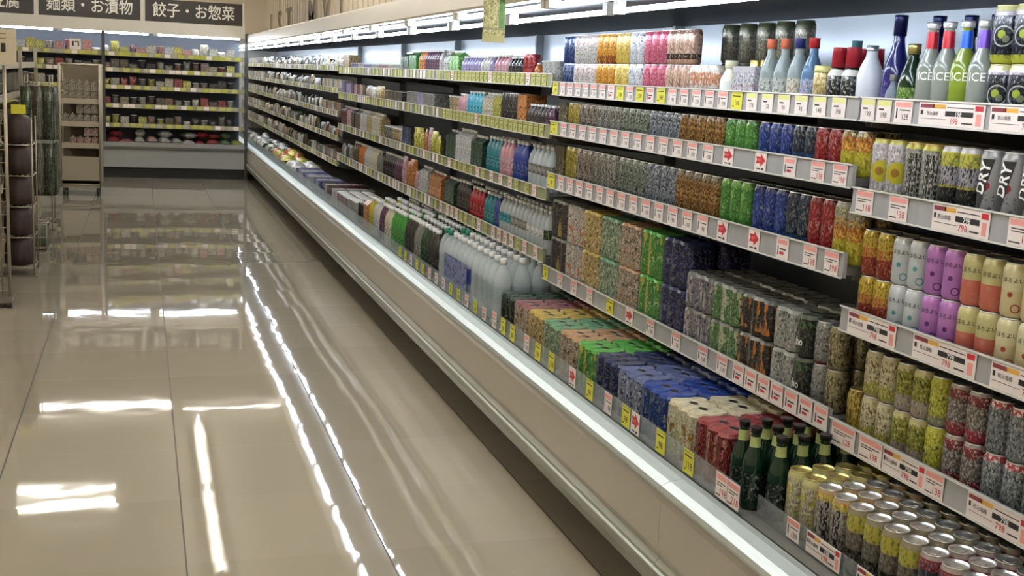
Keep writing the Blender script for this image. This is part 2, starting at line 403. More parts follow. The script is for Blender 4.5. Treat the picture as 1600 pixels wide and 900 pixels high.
# ------------------------------------------------------------------ product kinds
def ordinal(n):
    w = ['', 'first', 'second', 'third', 'fourth', 'fifth', 'sixth', 'seventh', 'eighth', 'ninth', 'tenth', 'eleventh', 'twelfth']
    if n < len(w): return w[n]
    return '%d%s' % (n, 'th' if 10 <= n % 100 <= 20 else {1: 'st', 2: 'nd', 3: 'rd'}.get(n % 10, 'th'))
PROTO = {}
def can_proto(h, body, lid=ALU, parts=False, extra=None, n=20, slim=False, name='drink_can'):
    r = .033 if not slim else .0285
    key = ('can', h, body.name, lid.name, parts, slim)
    if key in PROTO: return PROTO[key]
    mb = MB()
    mb.lathe([(r*.80, 0), (r*.86, .002), (r, .010), (r, h-.018), (r*.97, h-.013), (r*.86, h-.004), (r*.84, h-.001)], body, n, cap=(True, not parts))
    if extra: extra(mb, r)
    if not parts:
        mb.lathe([(r*.86, h-.003), (r*.87, h), (r*.83, h), (r*.80, h-.004)], lid, n, cap=(False, True))
    o = mb.obj(name)
    if parts:
        l = MB().lathe([(r*.84, h-.004), (r*.87, h-.003), (r*.875, h), (r*.84, h), (r*.80, h-.005)], lid, n, cap=(False, True)).obj('lid', o)
        t = MB()
        t.lathe([(.0085, h-.0049), (.0085, h-.0032)], lid, 10, -.003, 0).box(.004, .015, -.005, .005, h-.0049, h-.0034, lid)
        t.lathe([(.0095, h-.0052), (.0095, h-.0046)], mat('lid_mark', (150, 148, 142), .4, .8), 10, -.016, 0)
        t.obj('pull_tab', l)
    PROTO[key] = Proto(o); return PROTO[key]
def pack_proto(h, side, top, ends=None, rows=(3, 2), name='six_pack'):
    """a carton wrapped round six cans: its long sides follow the cans"""
    key = ('pack', h, side.name, top.name, rows)
    if key in PROTO: return PROTO[key]
    r = .033; ny, nx = rows
    pts = []
    W2, D2 = ny*r, nx*r
    def arc(cx, cy_, a0, a1, n=4): return [(cx+r*math.cos(a0+(a1-a0)*i/n), cy_+r*math.sin(a0+(a1-a0)*i/n)) for i in range(n+1)]
    out = []
    for i in range(ny):   # front side, facing -x, from +y to -y
        c = W2-r-2*r*i
        a = arc(-D2+r, c, PI*.5 if i == 0 else PI*.72, PI*1.5 if i == ny-1 else PI*1.28)
        out += a
    for i in range(1, nx-1) if nx > 2 else (): pass
    for i in range(ny):
        c = -W2+r+2*r*i
        a = arc(D2-r, c, -PI*.5 if i == 0 else -PI*.28, PI*.5 if i == ny-1 else PI*.28)
        out += a
    mb = MB().prism(out, .004, h-.010, side, 'z')
    n = len(out); ins = [(x*.93, y*.95) for x, y in out]
    mb.add([(x, y, h-.010) for x, y in out]+[(x, y, h) for x, y in ins], [(i, (i+1) % n, n+(i+1) % n, n+i) for i in range(n)]+[tuple(range(n, 2*n))], top)
    mb.add([(x, y, .004) for x, y in out]+[(x, y, 0) for x, y in ins], [(i, (i+1) % n, n+(i+1) % n, n+i) for i in range(n)]+[tuple(range(n, 2*n))], side)
    o = mb.obj(name)
    for s_ in (-1, 1): MB().lathe([(.013, h-.0002), (.013, h+.0004)], BLACK, 12, 0, s_*.032, squash=1.5).obj('finger_hole', o)
    l = MB()
    for i in range(ny):
        for j in range(nx): l.lathe([(.029, h-.0002), (.0285, h+.0012), (.0275, h+.0012), (.0265, h-.0002)], top, 12, -D2+r+2*r*j, W2-r-2*r*i, cap=(False, False))
    l.obj('embossed_top', o)
    PROTO[key] = Proto(o); return PROTO[key]
def glass(name, rgb, rough=.08): return mat(name, rgb, rough, 0, Transmission_Weight=.55, IOR=1.3)
def bottle_proto(name, prof, body, bands, n=18, extra=None, label_parts=()):
    """bands = (z0, z1, material, part name, bulge): sleeves, labels and caps that sit on the profile"""
    key = ('bot', name, body.name, tuple((b[2].name) for b in bands), prof[-1])
    if key in PROTO: return PROTO[key]
    mb = MB().lathe(prof, body, n)
    o = mb.obj(name)
    def rad(z):
        for (r0, z0), (r1, z1) in zip(prof, prof[1:]):
            if z0 <= z <= z1: return r0+(r1-r0)*(z-z0)/max(1e-6, z1-z0)
        return prof[-1][0]
    for (z0, z1, m, pn, bul) in bands:
        zs = sorted({z0, z1}|{z for r, z in prof if z0 < z < z1})
        p = MB().lathe([(rad(z)+bul, z) for z in zs], m, n, cap=(pn == 'cap', pn == 'cap'))
        if extra and pn == 'label': extra(p, rad((z0+z1)/2)+bul)
        p.obj(pn, o)
    PROTO[key] = Proto(o); return PROTO[key]
def box_proto(name, w, d, h, m, topm=None, gable=False, lip=False):
    """w along the shelf, d in depth"""
    key = ('box', name, w, d, h, m.name)
    if key in PROTO: return PROTO[key]
    c = .004; mb = MB()
    hb = h if not gable else h*.8
    pts = [(-d/2+c, -w/2), (d/2-c, -w/2), (d/2, -w/2+c), (d/2, w/2-c), (d/2-c, w/2), (-d/2+c, w/2), (-d/2, w/2-c), (-d/2, -w/2+c)]
    mb.prism(pts, 0, hb, m, 'z')
    if gable:
        mb.add([(-d/2, -w/2, hb), (-d/2, w/2, hb), (d/2, w/2, hb), (d/2, -w/2, hb), (0, -w/2+.004, h*.94), (0, w/2-.004, h*.94)],
               [(0, 1, 5, 4), (2, 3, 4, 5), (1, 2, 5), (3, 0, 4)], m)
        mb.box(-.002, .002, -w/2+.003, w/2-.003, h*.93, h, topm or m)
    if lip:
        mb.box(-d/2-.003, d/2+.003, -w/2-.003, w/2+.003, h-.006, h-.002, topm or m)
    o = mb.obj(name); PROTO[key] = Proto(o); return PROTO[key]
def cup_proto(name, r, h, m, lidm):
    key = ('cup', name, r, h, m.name, lidm.name)
    if key in PROTO: return PROTO[key]
    o = MB().lathe([(r*.78, 0), (r*.8, .002), (r*.98, h-.008), (r, h-.006)], m, 16).obj(name)
    MB().lathe([(r*1.04, h-.006), (r*1.05, h-.001), (r*1.0, h)], lidm, 16).obj('lid', o)
    PROTO[key] = Proto(o); return PROTO[key]
def pouch_proto(name, w, d, h, m):
    """pillow bag standing on its lower seam"""
    key = ('pouch', name, w, d, h, m.name)
    if key in PROTO: return PROTO[key]
    nu, nv = 8, 9; vs = []; fs = []
    for s_ in (-1, 1):
        for j in range(nv):
            v = j/(nv-1)
            for i in range(nu):
                u = i/(nu-1)
                t = (math.sin(PI*min(max(u, .0), 1))**.55)*(math.sin(PI*(.12+.88*v)) if v < .99 else 0)**.6 if 0 < v < 1 else (.55*math.sin(PI*u)**.5 if v == 0 else 0)
                vs.append((s_*d/2*t+.003*math.sin(u*19+v*11), (u-.5)*w*(1-.06*math.sin(PI*v)), v*h))
    for s_ in (0, 1):
        o = s_*nu*nv
        for j in range(nv-1):
            for i in range(nu-1):
                q = o+j*nu+i; fs.append((q, q+1, q+nu+1, q+nu))
    fs.append(tuple(range(nu))+tuple(reversed(range(nu*nv, nu*nv+nu))))
    o = MB().add(vs, fs, m, True).obj(name); PROTO[key] = Proto(o); return PROTO[key]
def bag_proto(name, w, d, h, m):
    """pillow bag lying flat"""
    key = ('bag', name, w, d, h, m.name)
    if key in PROTO: return PROTO[key]
    nu, nv = 9, 9; vs = []; fs = []
    for s_ in (0, 1):
        for j in range(nv):
            for i in range(nu):
                u, v = i/(nu-1), j/(nv-1)
                t = (math.sin(PI*u)*math.sin(PI*v))**.45
                vs.append(((u-.5)*d, (v-.5)*w, h*.5+(h*.5*t*(1 if s_ else -1))+.002*math.sin(u*17+v*9)*t))
        o = s_*nu*nv
        for j in range(nv-1):
            for i in range(nu-1):
                q = o+j*nu+i; fs.append((q, q+1, q+nu+1, q+nu))
    o = MB().add(vs, fs, m, True).obj(name); PROTO[key] = Proto(o); return PROTO[key]

CNT = {}
SHN = {0: 'top shelf', 1: 'second shelf', 2: 'third shelf', 3: 'fourth shelf', 4: 'fifth shelf', 'bin': 'bottom bin'}
LEV = {1: [''], 2: ['lower ', 'upper '], 3: ['lower ', 'middle ', 'upper ']}
ROWN = ['front row', 'second row', 'third row', 'fourth row', 'fifth row', 'sixth row', 'seventh row']
def put(proto, desc, cat, bay, sh, ya, yb, pitch, z, x0, rows=1, dx=.067, stack=1, h=0, rot=None, skip=None, jit=.002, group=None, lastrow=None):
    """fill a stretch of shelf from its far (left) end ya to its near (right) end yb"""
    n = max(1, int((ya-yb)/pitch+.35)); bn = BAYS[bay][2] if bay in BAYS else bay
    off = ((ya-yb)-n*pitch)/2
    for row in range(rows):
        for i in range(n):
            y = ya-off-pitch*(i+.5); kk = (desc, bay, sh, row); CNT[kk] = CNT.get(kk, 0)+1; c = CNT[kk]
            for lv in range(stack):
                if skip and skip(i, row, lv): continue
                rz = rot if rot is not None else random.uniform(-.5, .5)
                o = proto.place((x0+row*dx+random.uniform(-jit, jit), y+random.uniform(-jit, jit), z+lv*(h+.0012)), rz)
                de = LEV[stack][lv]+desc if stack > 1 else desc
                if rows > 1: l = '%s, %s from left, %s, %s, %s bay' % (de, ordinal(c), ROWN[row], SHN[sh], bn)
                else: l = '%s, %s from left, %s, %s bay' % (de, ordinal(c), SHN[sh], bn)
                tag(o, l, cat, group or '%s on the %s of the %s bay' % (desc, SHN[sh], bn))
def surf(bay, sh): return .331 if sh == 'bin' else BAYS[bay][3][sh][0]
def cans(bay, sh, ya, yb, h, body, desc, rows=2, stack=1, lid=ALU, parts=False, extra=None, rot=None, x0=1.848, pitch=.0672, skip=None, dx=.0675, n=20):
    put(can_proto(h, body, lid, parts, extra, n, name='beer_can' if sh == 3 else 'tall_can' if h > .15 else 'drink_can'), desc, 'can', bay, sh, ya, yb, pitch, surf(bay, sh), x0, rows, dx, stack, h, rot, skip, .0003)

# artwork
def band(name, base, *b, **k): return art(name, base, bands=b, **k)
A = {}
T = (20, 20, 30)
A['navyflat'] = art('navy_can_print', (34, 60, 120), spk=[((120, 150, 190), (60, 60, 14), .62, .1, .9)])
A['flower'] = art('white_flower_print', (206, 200, 196), .122, spk=[((206, 120, 130), (70, 70, 60), .6, .45, 1), ((120, 160, 70), (80, 80, 70), .62, .1, .5), ((150, 110, 100), (90, 90, 90), .62, 0, 1)])
A['orange'] = art('orange_fruit_print', (222, 142, 26), .122, [(.0, (150, 60, 20)), (.28, (222, 146, 30)), (.9, (230, 190, 90))], spk=[((180, 92, 20), (70, 70, 60), .58, .3, 1), ((235, 190, 60), (50, 50, 60), .63, 0, 1)])
A['yellow'] = art('yellow_fruit_print', (226, 186, 70), .122, spk=[((240, 220, 150), (60, 60, 60), .55, .5, 1), ((150, 120, 50), (90, 90, 30), .64, .1, .6)])
A['whiteblue'] = art('white_blue_print', (214, 218, 222), .122, spk=[((70, 80, 160), (60, 60, 50), .56, .62, .9), ((150, 160, 180), (90, 90, 60), .6, 0, .5)])
A['pink'] = art('pink_fruit_print', (214, 84, 116), .122, spk=[((236, 150, 170), (60, 60, 60), .58, 0, 1), ((180, 40, 80), (80, 80, 40), .62, 0, .5)])
A['salmon'] = art('salmon_print', (206, 156, 128), .122, [(.14, (60, 44, 40)), (.3, (210, 160, 132)), (.86, (170, 120, 100))], spk=[((232, 206, 190), (70, 70, 60), .56, .3, 1)])
A['peachpk'] = art('orange_white_pack_print', (214, 200, 190), .122, [(.16, (70, 44, 40)), (.32, (214, 200, 190)), (.42, (222, 140, 90)), (.78, (226, 214, 204))], spk=[((240, 230, 220), (60, 60, 40), .58, .3, 1)])
A['greycup'] = art('grey_olive_print', (116, 112, 92), .12, [(.88, (92, 98, 72))], spk=[((150, 146, 128), (50, 50, 30), .6, .2, .8)])
A['cream'] = mat('cream_glass', (226, 224, 196), .25)
A['colour'] = art('white_colourful_print', (206, 204, 212), .11, spk=[((190, 60, 110), (70, 70, 70), .6, 0, .6), ((90, 90, 160), (90, 90, 90), .62, .2, 1), ((200, 180, 80), (90, 90, 60), .66, .1, .9)])
A['nav_lime'] = art('navy_lime_circle_print', (30, 34, 46), .122, [(.0, (190, 196, 44)), (.16, (30, 34, 48)), (.86, (196, 186, 200)), (.94, (224, 222, 150))], emblem=[((180, 186, 180), 0, .060, .023, .003), ((170, 190, 60), -.004, .064, .009, 0), ((120, 130, 100), .006, .054, .008, 0)], spk=[((170, 174, 180), (120, 120, 60), .57, .72, .84)])
A['gold_lemon'] = art('gold_lemon_print', (196, 176, 40), .122, [(.84, (60, 56, 50)), (.93, (220, 210, 160))], spk=[((110, 96, 30), (70, 70, 50), .56, .1, .8)])
A['silverspk'] = art('silver_speckled_print', (134, 132, 122), spk=[((60, 62, 58), (90, 90, 50), .56, .1, 1), ((184, 178, 160), (60, 60, 60), .62, .1, 1)], metal=.3)
A['silverbrn'] = art('silver_brown_print', (140, 128, 112), spk=[((78, 62, 50), (70, 70, 40), .54, .1, 1), ((180, 172, 158), (60, 60, 60), .62, .1, 1)], metal=.3)
A['silvergrn'] = art('silver_green_print', (118, 128, 112), spk=[((52, 66, 52), (80, 80, 50), .55, .1, 1), ((170, 176, 164), (60, 60, 60), .62, .1, 1)], metal=.3)
A['silverblu'] = art('silver_blue_print', (118, 126, 134), spk=[((44, 58, 86), (80, 80, 60), .55, .1, 1), ((176, 180, 184), (60, 60, 60), .62, .1, 1)], metal=.3)
A['brown_gold'] = art('amber_speckled_print', (140, 92, 28), bands=[(.8, (130, 118, 96))], spk=[((78, 50, 20), (90, 90, 60), .55, .1, 1), ((196, 160, 70), (80, 80, 80), .62, .1, .9)])
A['green'] = art('bright_green_print', (70, 140, 44), bands=[(.86, (96, 158, 50))], spk=[((140, 190, 100), (24, 24, 9), .63, .1, .8)])
A['blue'] = art('deep_blue_print', (28, 52, 132), bands=[(.9, (22, 36, 92))], spk=[((120, 130, 120), (46, 46, 24), .63, .15, .7), ((60, 96, 180), (50, 50, 20), .6, 0, .4)])
A['teal'] = art('dark_teal_print', (26, 44, 70), bands=[(0, (30, 78, 130)), (.26, (30, 40, 58))], spk=[((120, 120, 96), (60, 60, 40), .58, .3, .8)])
A['redcan'] = art('red_print', (150, 28, 30), bands=[(.9, (120, 26, 28))], spk=[((206, 160, 150), (110, 110, 26), .58, .4, .58), ((196, 120, 110), (80, 80, 60), .64, .6, .85)])
A['citrus'] = art('grey_orange_yellow_print', (190, 180, 30), bands=[(.18, (206, 190, 40)), (.4, (212, 118, 40)), (.62, (150, 146, 128))], spk=[((212, 120, 40), (90, 90, 8), .52, .6, .74), ((60, 56, 50), (110, 110, 8), .56, .56, .72), ((220, 200, 60), (60, 60, 50), .6, .3, .5)])
A['lemonw'] = art('lilac_lemon_print', (196, 186, 192), bands=[(0, (190, 186, 90)), (.22, (196, 188, 190)), (.93, (210, 206, 90))], emblem=[((206, 196, 40), .004, .085, .028, 0), ((170, 120, 40), .0, .085, .011, 0)])
A['zeus'] = art('silver_vertical_print', (150, 148, 136), bands=[(.9, (196, 190, 60)), (.96, (206, 160, 70))], spk=[((44, 46, 46), (130, 130, 4), .5, .18, .84), ((190, 188, 180), (200, 200, 60), .6, .18, .84)])
A['script'] = art('yellow_black_script_print', (34, 36, 30), bands=[(.42, (176, 170, 60)), (.46, (168, 164, 170)), (.72, (200, 196, 60)), (.92, (214, 208, 210))], spk=[((50, 50, 70), (120, 120, 50), .55, .44, .72)])
A['dryb'] = art('silver_black_can_print', (164, 164, 162), spk=[((100, 100, 104), (120, 120, 90), .6, 0, .5), ((170, 44, 70), (14, 14, 12), .5, .46, .62)], metal=.3, nofine=True)
A['yelred'] = art('yellow_redbrown_print', (150, 44, 30), .122, [(.42, (196, 130, 30)), (.62, (206, 180, 40))], spk=[((230, 190, 60), (60, 60, 40), .6, 0, .7), ((130, 90, 20), (90, 90, 60), .6, .5, 1)])
def pastel(nm, c0, c1, dot, c2=None):
    return art(nm, c0, .122, [(.0, c0), (.5, c2 or c1), (.93, tuple(min(255, v+14) for v in c1))], emblem=[(dot, .008, .022, .010, .003), (dot, -.006, .052, .006, 0)], rough=.3, nofine=True)
A['pwhite'] = pastel('pale_white_print', (204, 212, 212), (206, 214, 214), (70, 160, 160))
A['ppurple'] = pastel('lilac_print', (190, 116, 200), (196, 122, 204), (96, 36, 100))
A['ppeach'] = pastel('peach_print', (222, 112, 88), (214, 206, 136), (214, 130, 110))
A['pcream'] = pastel('cream_red_print', (226, 206, 150), (230, 220, 166), (190, 60, 50))
A['cream_kana'] = art('cream_gold_print', (196, 186, 136), .122, [(.06, (190, 180, 60)), (.3, (206, 194, 148))], spk=[((120, 72, 50), (90, 90, 60), .58, .4, .85), ((180, 176, 50), (60, 60, 50), .56, .05, .4)])
A['olive'] = art('olive_gold_print', (150, 148, 50), .122, [(.0, (176, 160, 150)), (.35, (150, 152, 40)), (.84, (206, 196, 130))], spk=[((90, 92, 40), (90, 90, 60), .57, .3, .8)])
A['bryel'] = art('bright_yellow_print', (186, 186, 40), .122, [(0, (150, 150, 120)), (.2, (190, 192, 44))], spk=[((90, 96, 50), (100, 100, 40), .57, .25, .7), ((220, 210, 90), (70, 70, 60), .6, .6, 1)])
A['redsil'] = art('red_grey_print', (140, 134, 124), .122, [(0, (170, 34, 56)), (.28, (120, 110, 100)), (.72, (150, 40, 50)), (.92, (180, 170, 160))], spk=[((196, 186, 176), (120, 120, 90), .57, .2, .95), ((60, 40, 40), (90, 90, 60), .6, 0, 1)])
A['silred'] = art('silver_ice_print', (132, 140, 142), .122, [(.86, (180, 60, 70))], spk=[((76, 86, 90), (90, 90, 60), .55, 0, .85), ((190, 196, 196), (100, 100, 100), .62, 0, .85), ((236, 220, 214), (60, 60, 60), .55, .84, 1)], metal=.3)
A['goldcan'] = art('gold_label_print', (186, 178, 140), bands=[(.86, (206, 200, 130))], spk=[((206, 196, 50), (40, 40, 16), .56, .2, .8), ((140, 130, 116), (120, 120, 60), .6, .1, .8)])
A['blackyel'] = art('white_black_vertical_print', (150, 142, 128), bands=[(.82, (206, 190, 60)), (.92, (190, 160, 110))], spk=[((40, 40, 40), (110, 110, 4), .51, .12, .82), ((196, 186, 170), (180, 180, 70), .6, .12, .82), ((206, 110, 40), (60, 60, 60), .6, .82, .95)])
A['darkyel'] = art('dark_yellow_band_print', (74, 68, 56), bands=[(0, (50, 50, 44)), (.4, (112, 100, 84)), (.66, (196, 186, 56)), (.9, (150, 140, 110))], spk=[((130, 120, 100), (110, 110, 60), .56, .1, .6)])
A['darkred'] = art('dark_red_top_print', (56, 56, 66), bands=[(.78, (140, 50, 62)), (.93, (176, 160, 150))], spk=[((150, 150, 160), (90, 90, 50), .6, .1, .7), ((206, 130, 140), (100, 100, 70), .6, .78, .92)])
def stackart(nm, base, *spk, **k): return art(nm, base, spk=list(spk), **k)
PK = {
 'dkgreen': stackart('dark_green_pack_print', (40, 46, 34), ((170, 160, 70), (60, 30, 30), .62, .2, .85), ((20, 24, 20), (60, 60, 60), .55, 0, 1)),
 'slimyel': stackart('dark_yellow_pack_print', (58, 48, 46), ((170, 150, 50), (9, 20, 5), .55, .05, .95)),
 'beige': stackart('beige_pack_print', (176, 154, 128), ((110, 70, 60), (60, 40, 50), .58, .05, .95), ((214, 200, 176), (50, 36, 30), .6, .1, 1)),
 'whor': stackart('white_orange_pack_print', (186, 174, 160), ((200, 110, 50), (30, 26, 22), .56, 0, .5), ((90, 76, 66), (60, 50, 60), .62, .5, 1)),
 'yelbrn': stackart('yellow_brown_pack_print', (190, 160, 96), ((120, 84, 44), (60, 50, 46), .57, .05, .95), ((220, 206, 150), (50, 40, 40), .62, 0, 1)),
 'grwhite': stackart('green_white_pack_print', (120, 142, 108), ((190, 190, 170), (60, 44, 50), .56, .05, .95), ((60, 96, 60), (60, 50, 60), .6, 0, 1), ((190, 180, 60), (90, 30, 6), .64, 0, .9)),
 'cream': stackart('cream_brown_pack_print', (168, 148, 122), ((86, 60, 46), (70, 50, 50), .56, .2, .95), ((200, 120, 50), (40, 34, 40), .6, 0, .45), ((216, 206, 190), (60, 60, 60), .62, .4, 1)),
 'limeyel': stackart('green_yellow_pack_print', (72, 140, 52), ((206, 180, 50), (40, 18, 9), .57, .05, .95), ((180, 206, 140), (40, 40, 30), .63, .3, 1)),
 'navy': stackart('navy_pack_print', (38, 42, 84), ((112, 106, 116), (60, 40, 36), .59, .1, .95), ((24, 26, 50), (60, 40, 40), .56, 0, 1)),
 'whblue': stackart('white_blue_pack_print', (128, 134, 158), ((50, 62, 110), (60, 40, 30), .54, 0, 1), ((196, 198, 206), (60, 40, 40), .6, .2, 1), ((150, 120, 90), (60, 40, 40), .64, 0, .6)),
 'blue': stackart('blue_pack_print', (32, 58, 126), ((110, 120, 110), (50, 30, 24), .6, .05, .95), ((190, 190, 190), (60, 30, 30), .66, .3, .9)),
 'whlime': stackart('white_lime_pack_print', (206, 196, 160), ((190, 196, 50), (40, 40, 60), .6, 0, .6), ((170, 120, 50), (60, 40, 16), .56, 0, .7), ((150, 170, 120), (60, 60, 60), .63, .6, 1)),
 'red': stackart('red_pack_print', (134, 40, 40), ((196, 150, 120), (50, 30, 9), .61, .1, .9), ((90, 24, 28), (50, 50, 40), .56, 0, 1)),
 'redtop': stackart('grey_white_pack_print', (120, 116, 118), ((190, 180, 170), (60, 40, 10), .56, .1, .8), ((200, 90, 80), (50, 50, 60), .5, .88, 1), ((60, 60, 90), (60, 50, 40), .58, 0, .9)),
 'grcan': stackart('green_cream_pack_print', (86, 126, 70), ((186, 184, 150), (30, 16, 10), .5, .05, .9), ((60, 90, 50), (90, 60, 60), .58, 0, 1)),
 'orblk': stackart('orange_black_pack_print', (44, 40, 34), ((206, 120, 30), (50, 24, 12), .55, .1, .95), ((190, 110, 40), (50, 50, 60), .46, .9, 1)),
 'whsil': stackart('silver_white_pack_print', (158, 160, 150), ((90, 100, 96), (70, 50, 30), .57, 0, 1), ((50, 110, 60), (50, 50, 60), .58, .7, 1)),
 'dkho': stackart('black_green_pack_print', (36, 42, 34), ((60, 130, 56), (50, 36, 40), .56, .5, .95), ((180, 40, 40), (50, 40, 50), .66, .3, .6)),
}
TOPC = {'dkgreen': (34, 60, 44), 'beige': (150, 96, 100), 'yelbrn': (196, 170, 84), 'grwhite': (110, 160, 120), 'cream': (190, 150, 110), 'limeyel': (84, 170, 70), 'navy': (44, 52, 90), 'whblue': (92, 104, 150), 'blue': (36, 66, 150), 'whlime': (214, 204, 170), 'red': (150, 62, 66)}
def packs(bay, sh, ya, yb, key, desc, rows=1, stack=1, h=.168, x0=1.87, extra_pitch=.203, dx=.137, skip=None):
    c = TOPC.get(key, (120, 120, 110))
    top = noisy('top_'+key, tuple(int(v*.55) for v in c), tuple(min(255, int(v*1.12+8)) for v in c), 45, .25, stretch=(1, 3, 1))
    p = pack_proto(h, PK[key], top)
    put(p, desc, 'drink pack', bay, sh, ya, yb, extra_pitch, surf(bay, sh), x0, rows, dx, stack, h+.0015, 0, skip, .0015)

# --- middle bay, top shelf (lit) ---
b = 'M'
cans(b, 0, 5.12, 4.98, .122, A['navyflat'], 'dark blue drink can', 1, 2, n=14)
cans(b, 0, 4.98, 4.71, .122, A['flower'], 'white flower-patterned drink can', 1, 2, n=14)
cans(b, 0, 4.71, 4.50, .122, A['orange'], 'orange fruit drink can', 1, 2, n=14)
cans(b, 0, 4.50, 4.36, .122, A['yellow'], 'yellow fruit drink can', 1, 2, n=14)
cans(b, 0, 4.36, 4.22, .122, A['whiteblue'], 'white and blue drink can', 1, 2, n=14)
cans(b, 0, 4.22, 4.01, .122, A['pink'], 'pink fruit drink can', 1, 2, n=16)
cans(b, 0, 4.01, 3.81, .122, A['salmon'], 'salmon drink can with dark band', 1, 2, n=16)
cans(b, 0, 3.81, 3.61, .122, A['peachpk'], 'orange and white drink can', 1, 1, n=16)
jar = can_proto(.135, A['greycup'], mat('jar_lid_olive', (96, 104, 76), .4, .3), False, None, 16, name='drink_can')
# tall olive canisters in two tiers at the back
put(jar, 'tall grey-olive canister', 'canister', b, 0, 3.95, 3.33, .125, 1.42, 2.02, 1, .1, 2, .135, 0, None, .001)
milk = bottle_proto('cream_bottle', [(.03, 0), (.034, .004), (.034, .075), (.022, .10), (.018, .11), (.018, .135)], A['cream'],
                    [(.02, .07, mat('white_label', (220, 222, 214), .4), 'label', .0006), (.112, .137, A['cream'], 'cap', .004)])
put(milk, 'cream glass bottle with pale cap', 'bottle', b, 0, 3.60, 3.50, .09, 1.42, 1.85, 1, .08, 1, 0, 0)
gj = bottle_proto('gold_cap_bottle', [(.028, 0), (.03, .004), (.03, .09), (.022, .11), (.018, .12), (.018, .14)], glass('pale_green_glass', (150, 160, 130)),
                  [(.116, .142, ALUG, 'cap', .003)])
put(gj, 'small glass bottle with gold cap', 'bottle', b, 0, 3.60, 3.27, .075, 1.42, 1.94, 1, .08, 1, 0, 0)
cp = box_proto('drink_carton', .072, .06, .118, A['colour'], gable=False)
put(cp, 'white carton with colourful print', 'carton', b, 0, 3.49, 3.335, .077, 1.42, 1.85, 1, .07, 1, 0, 0)
redlab = mat('label_red', (176, 30, 60), .4)
clear_b = glass('clear_glass', (186, 200, 200)); 
def small_bottle(nm, gl, cap, lab, desc, ya, yb, pitch=.078, hh=.195, bay='M', x0=1.85, sh=0, rows=1, r=.031):
    p = bottle_proto(nm, [(r*.92, 0), (r, .005), (r, hh*.5), (r*.8, hh*.62), (r*.42, hh*.76), (r*.38, hh*.97), (r*.42, hh)], gl,
                     [(hh*.1, hh*.42, lab, 'label', .0006), (hh*.86, hh*1.005, cap, 'cap', .003)], 16)
    put(p, desc, 'bottle', bay, sh, ya, yb, pitch, surf(bay, sh), x0, rows, .08, 1, 0, 0)
small_bottle('glass_bottle', clear_b, mat('cap_orange', (206, 110, 80), .4), stackart('pale_label', (190, 200, 196), ((120, 140, 90), (80, 80, 80), .6, 0, 1)), 'clear glass bottle with orange cap', 3.33, 3.17, .078, .20)
small_bottle('glass_bottle', clear_b, mat('cap_navy', (40, 44, 110), .4), stackart('cream_label', (214, 208, 180), ((180, 140, 90), (80, 80, 80), .6, 0, 1)), 'clear glass bottle with navy cap and cream label', 3.17, 3.09, .078, .20)
small_bottle('glass_bottle', glass('blue_white_glass', (120, 160, 200)), mat('cap_red', (180, 30, 40), .4), stackart('blue_pink_label', (120, 160, 206), ((206, 170, 190), (60, 60, 60), .5, 0, 1)), 'blue bottle with red foil neck', 3.09, 3.01, .078, .20)
gjar = bottle_proto('gold_jar', [(.028, 0), (.03, .004), (.031, .10), (.026, .112)], stackart('gold_jar_print', (196, 170, 96), ((220, 206, 160), (60, 60, 40), .56, 0, 1), h=.12), [(.104, .122, mat('cap_lemon', (206, 200, 130), .4), 'cap', .004)])
put(gjar, 'gold jar with lemon lid', 'jar', b, 0, 3.01, 2.94, .07, 1.42, 1.845, 1, .07, 1, 0, 0)
small_bottle('glass_bottle', clear_b, mat('cap_teal', (60, 110, 120), .4), mat('white_label', (220, 222, 214)), 'clear glass bottle with teal cap', 3.0, 2.92, .075, .195, x0=1.93)
blkb = stackart('black_white_bottle_print', (36, 38, 38), ((190, 196, 190), (70, 70, 60), .55, 0, .6), h=.16)
bp_ = bottle_proto('black_bottle', [(.026, 0), (.029, .004), (.029, .085), (.026, .10), (.018, .112), (.016, .17)], blkb, [(.095, .112, mat('white_collar', (214, 214, 206), .4), 'collar', .002), (.118, .172, mat('cap_crimson', (160, 26, 44), .35), 'cap', .004)], 16)
put(bp_, 'black patterned bottle with crimson cap', 'bottle', b, 0, 2.94, 2.80, .064, 1.42, 1.845, 2, .07, 1, 0, 0)
# --- nearest bay, top shelf ---
b = 'R'
wb = bottle_proto('white_bottle', [(.03, 0), (.034, .005), (.034, .095), (.028, .12), (.016, .145), (.014, .165)], mat('white_frosted', (206, 210, 218), .3), [(.162, .176, mat('cap_silver', (170, 176, 176), .3, .7), 'cap', .002)])
put(wb, 'frosted white bottle', 'bottle', 'M', 0, 2.79, 2.72, .07, 1.42, 1.846, 1, .08, 1, 0, 0)
navyg = mat('navy_glass', (26, 28, 96), .12)
tall = bottle_proto('tall_blue_bottle', [(.03, 0), (.034, .005), (.034, .10), (.03, .125), (.018, .165), (.014, .19), (.0145, .245)], navyg, [(.02, .085, stackart('violet_label', (50, 40, 140), ((150, 150, 200), (90, 90, 60), .62, 0, 1)), 'label', .0006), (.20, .252, mat('foil_navy', (20, 28, 74), .3, .5), 'cap', .0025)])
for q, (yy, xx) in enumerate(((2.664, 1.862), (2.60, 1.93), (2.51, 1.955), (2.43, 1.97))):
    o = tall.place((xx, yy, 1.42), 0)
    tag(o, 'tall navy blue wine bottle, %s from left, top shelf, nearest bay' % ordinal(q+1), 'bottle', 'tall navy wine bottles on the top shelf')
sm = glass('smoky_glass', (160, 176, 186))
small_bottle('glass_bottle', sm, mat('cap_silver', (170, 176, 176)), mat('label_bluegrey', (150, 170, 196)), 'small blue-grey glass bottle', 2.638, 2.598, .04, .10, 'R', 1.826, r=.019)
gg = mat('green_glass_dark', (18, 44, 22), .1)
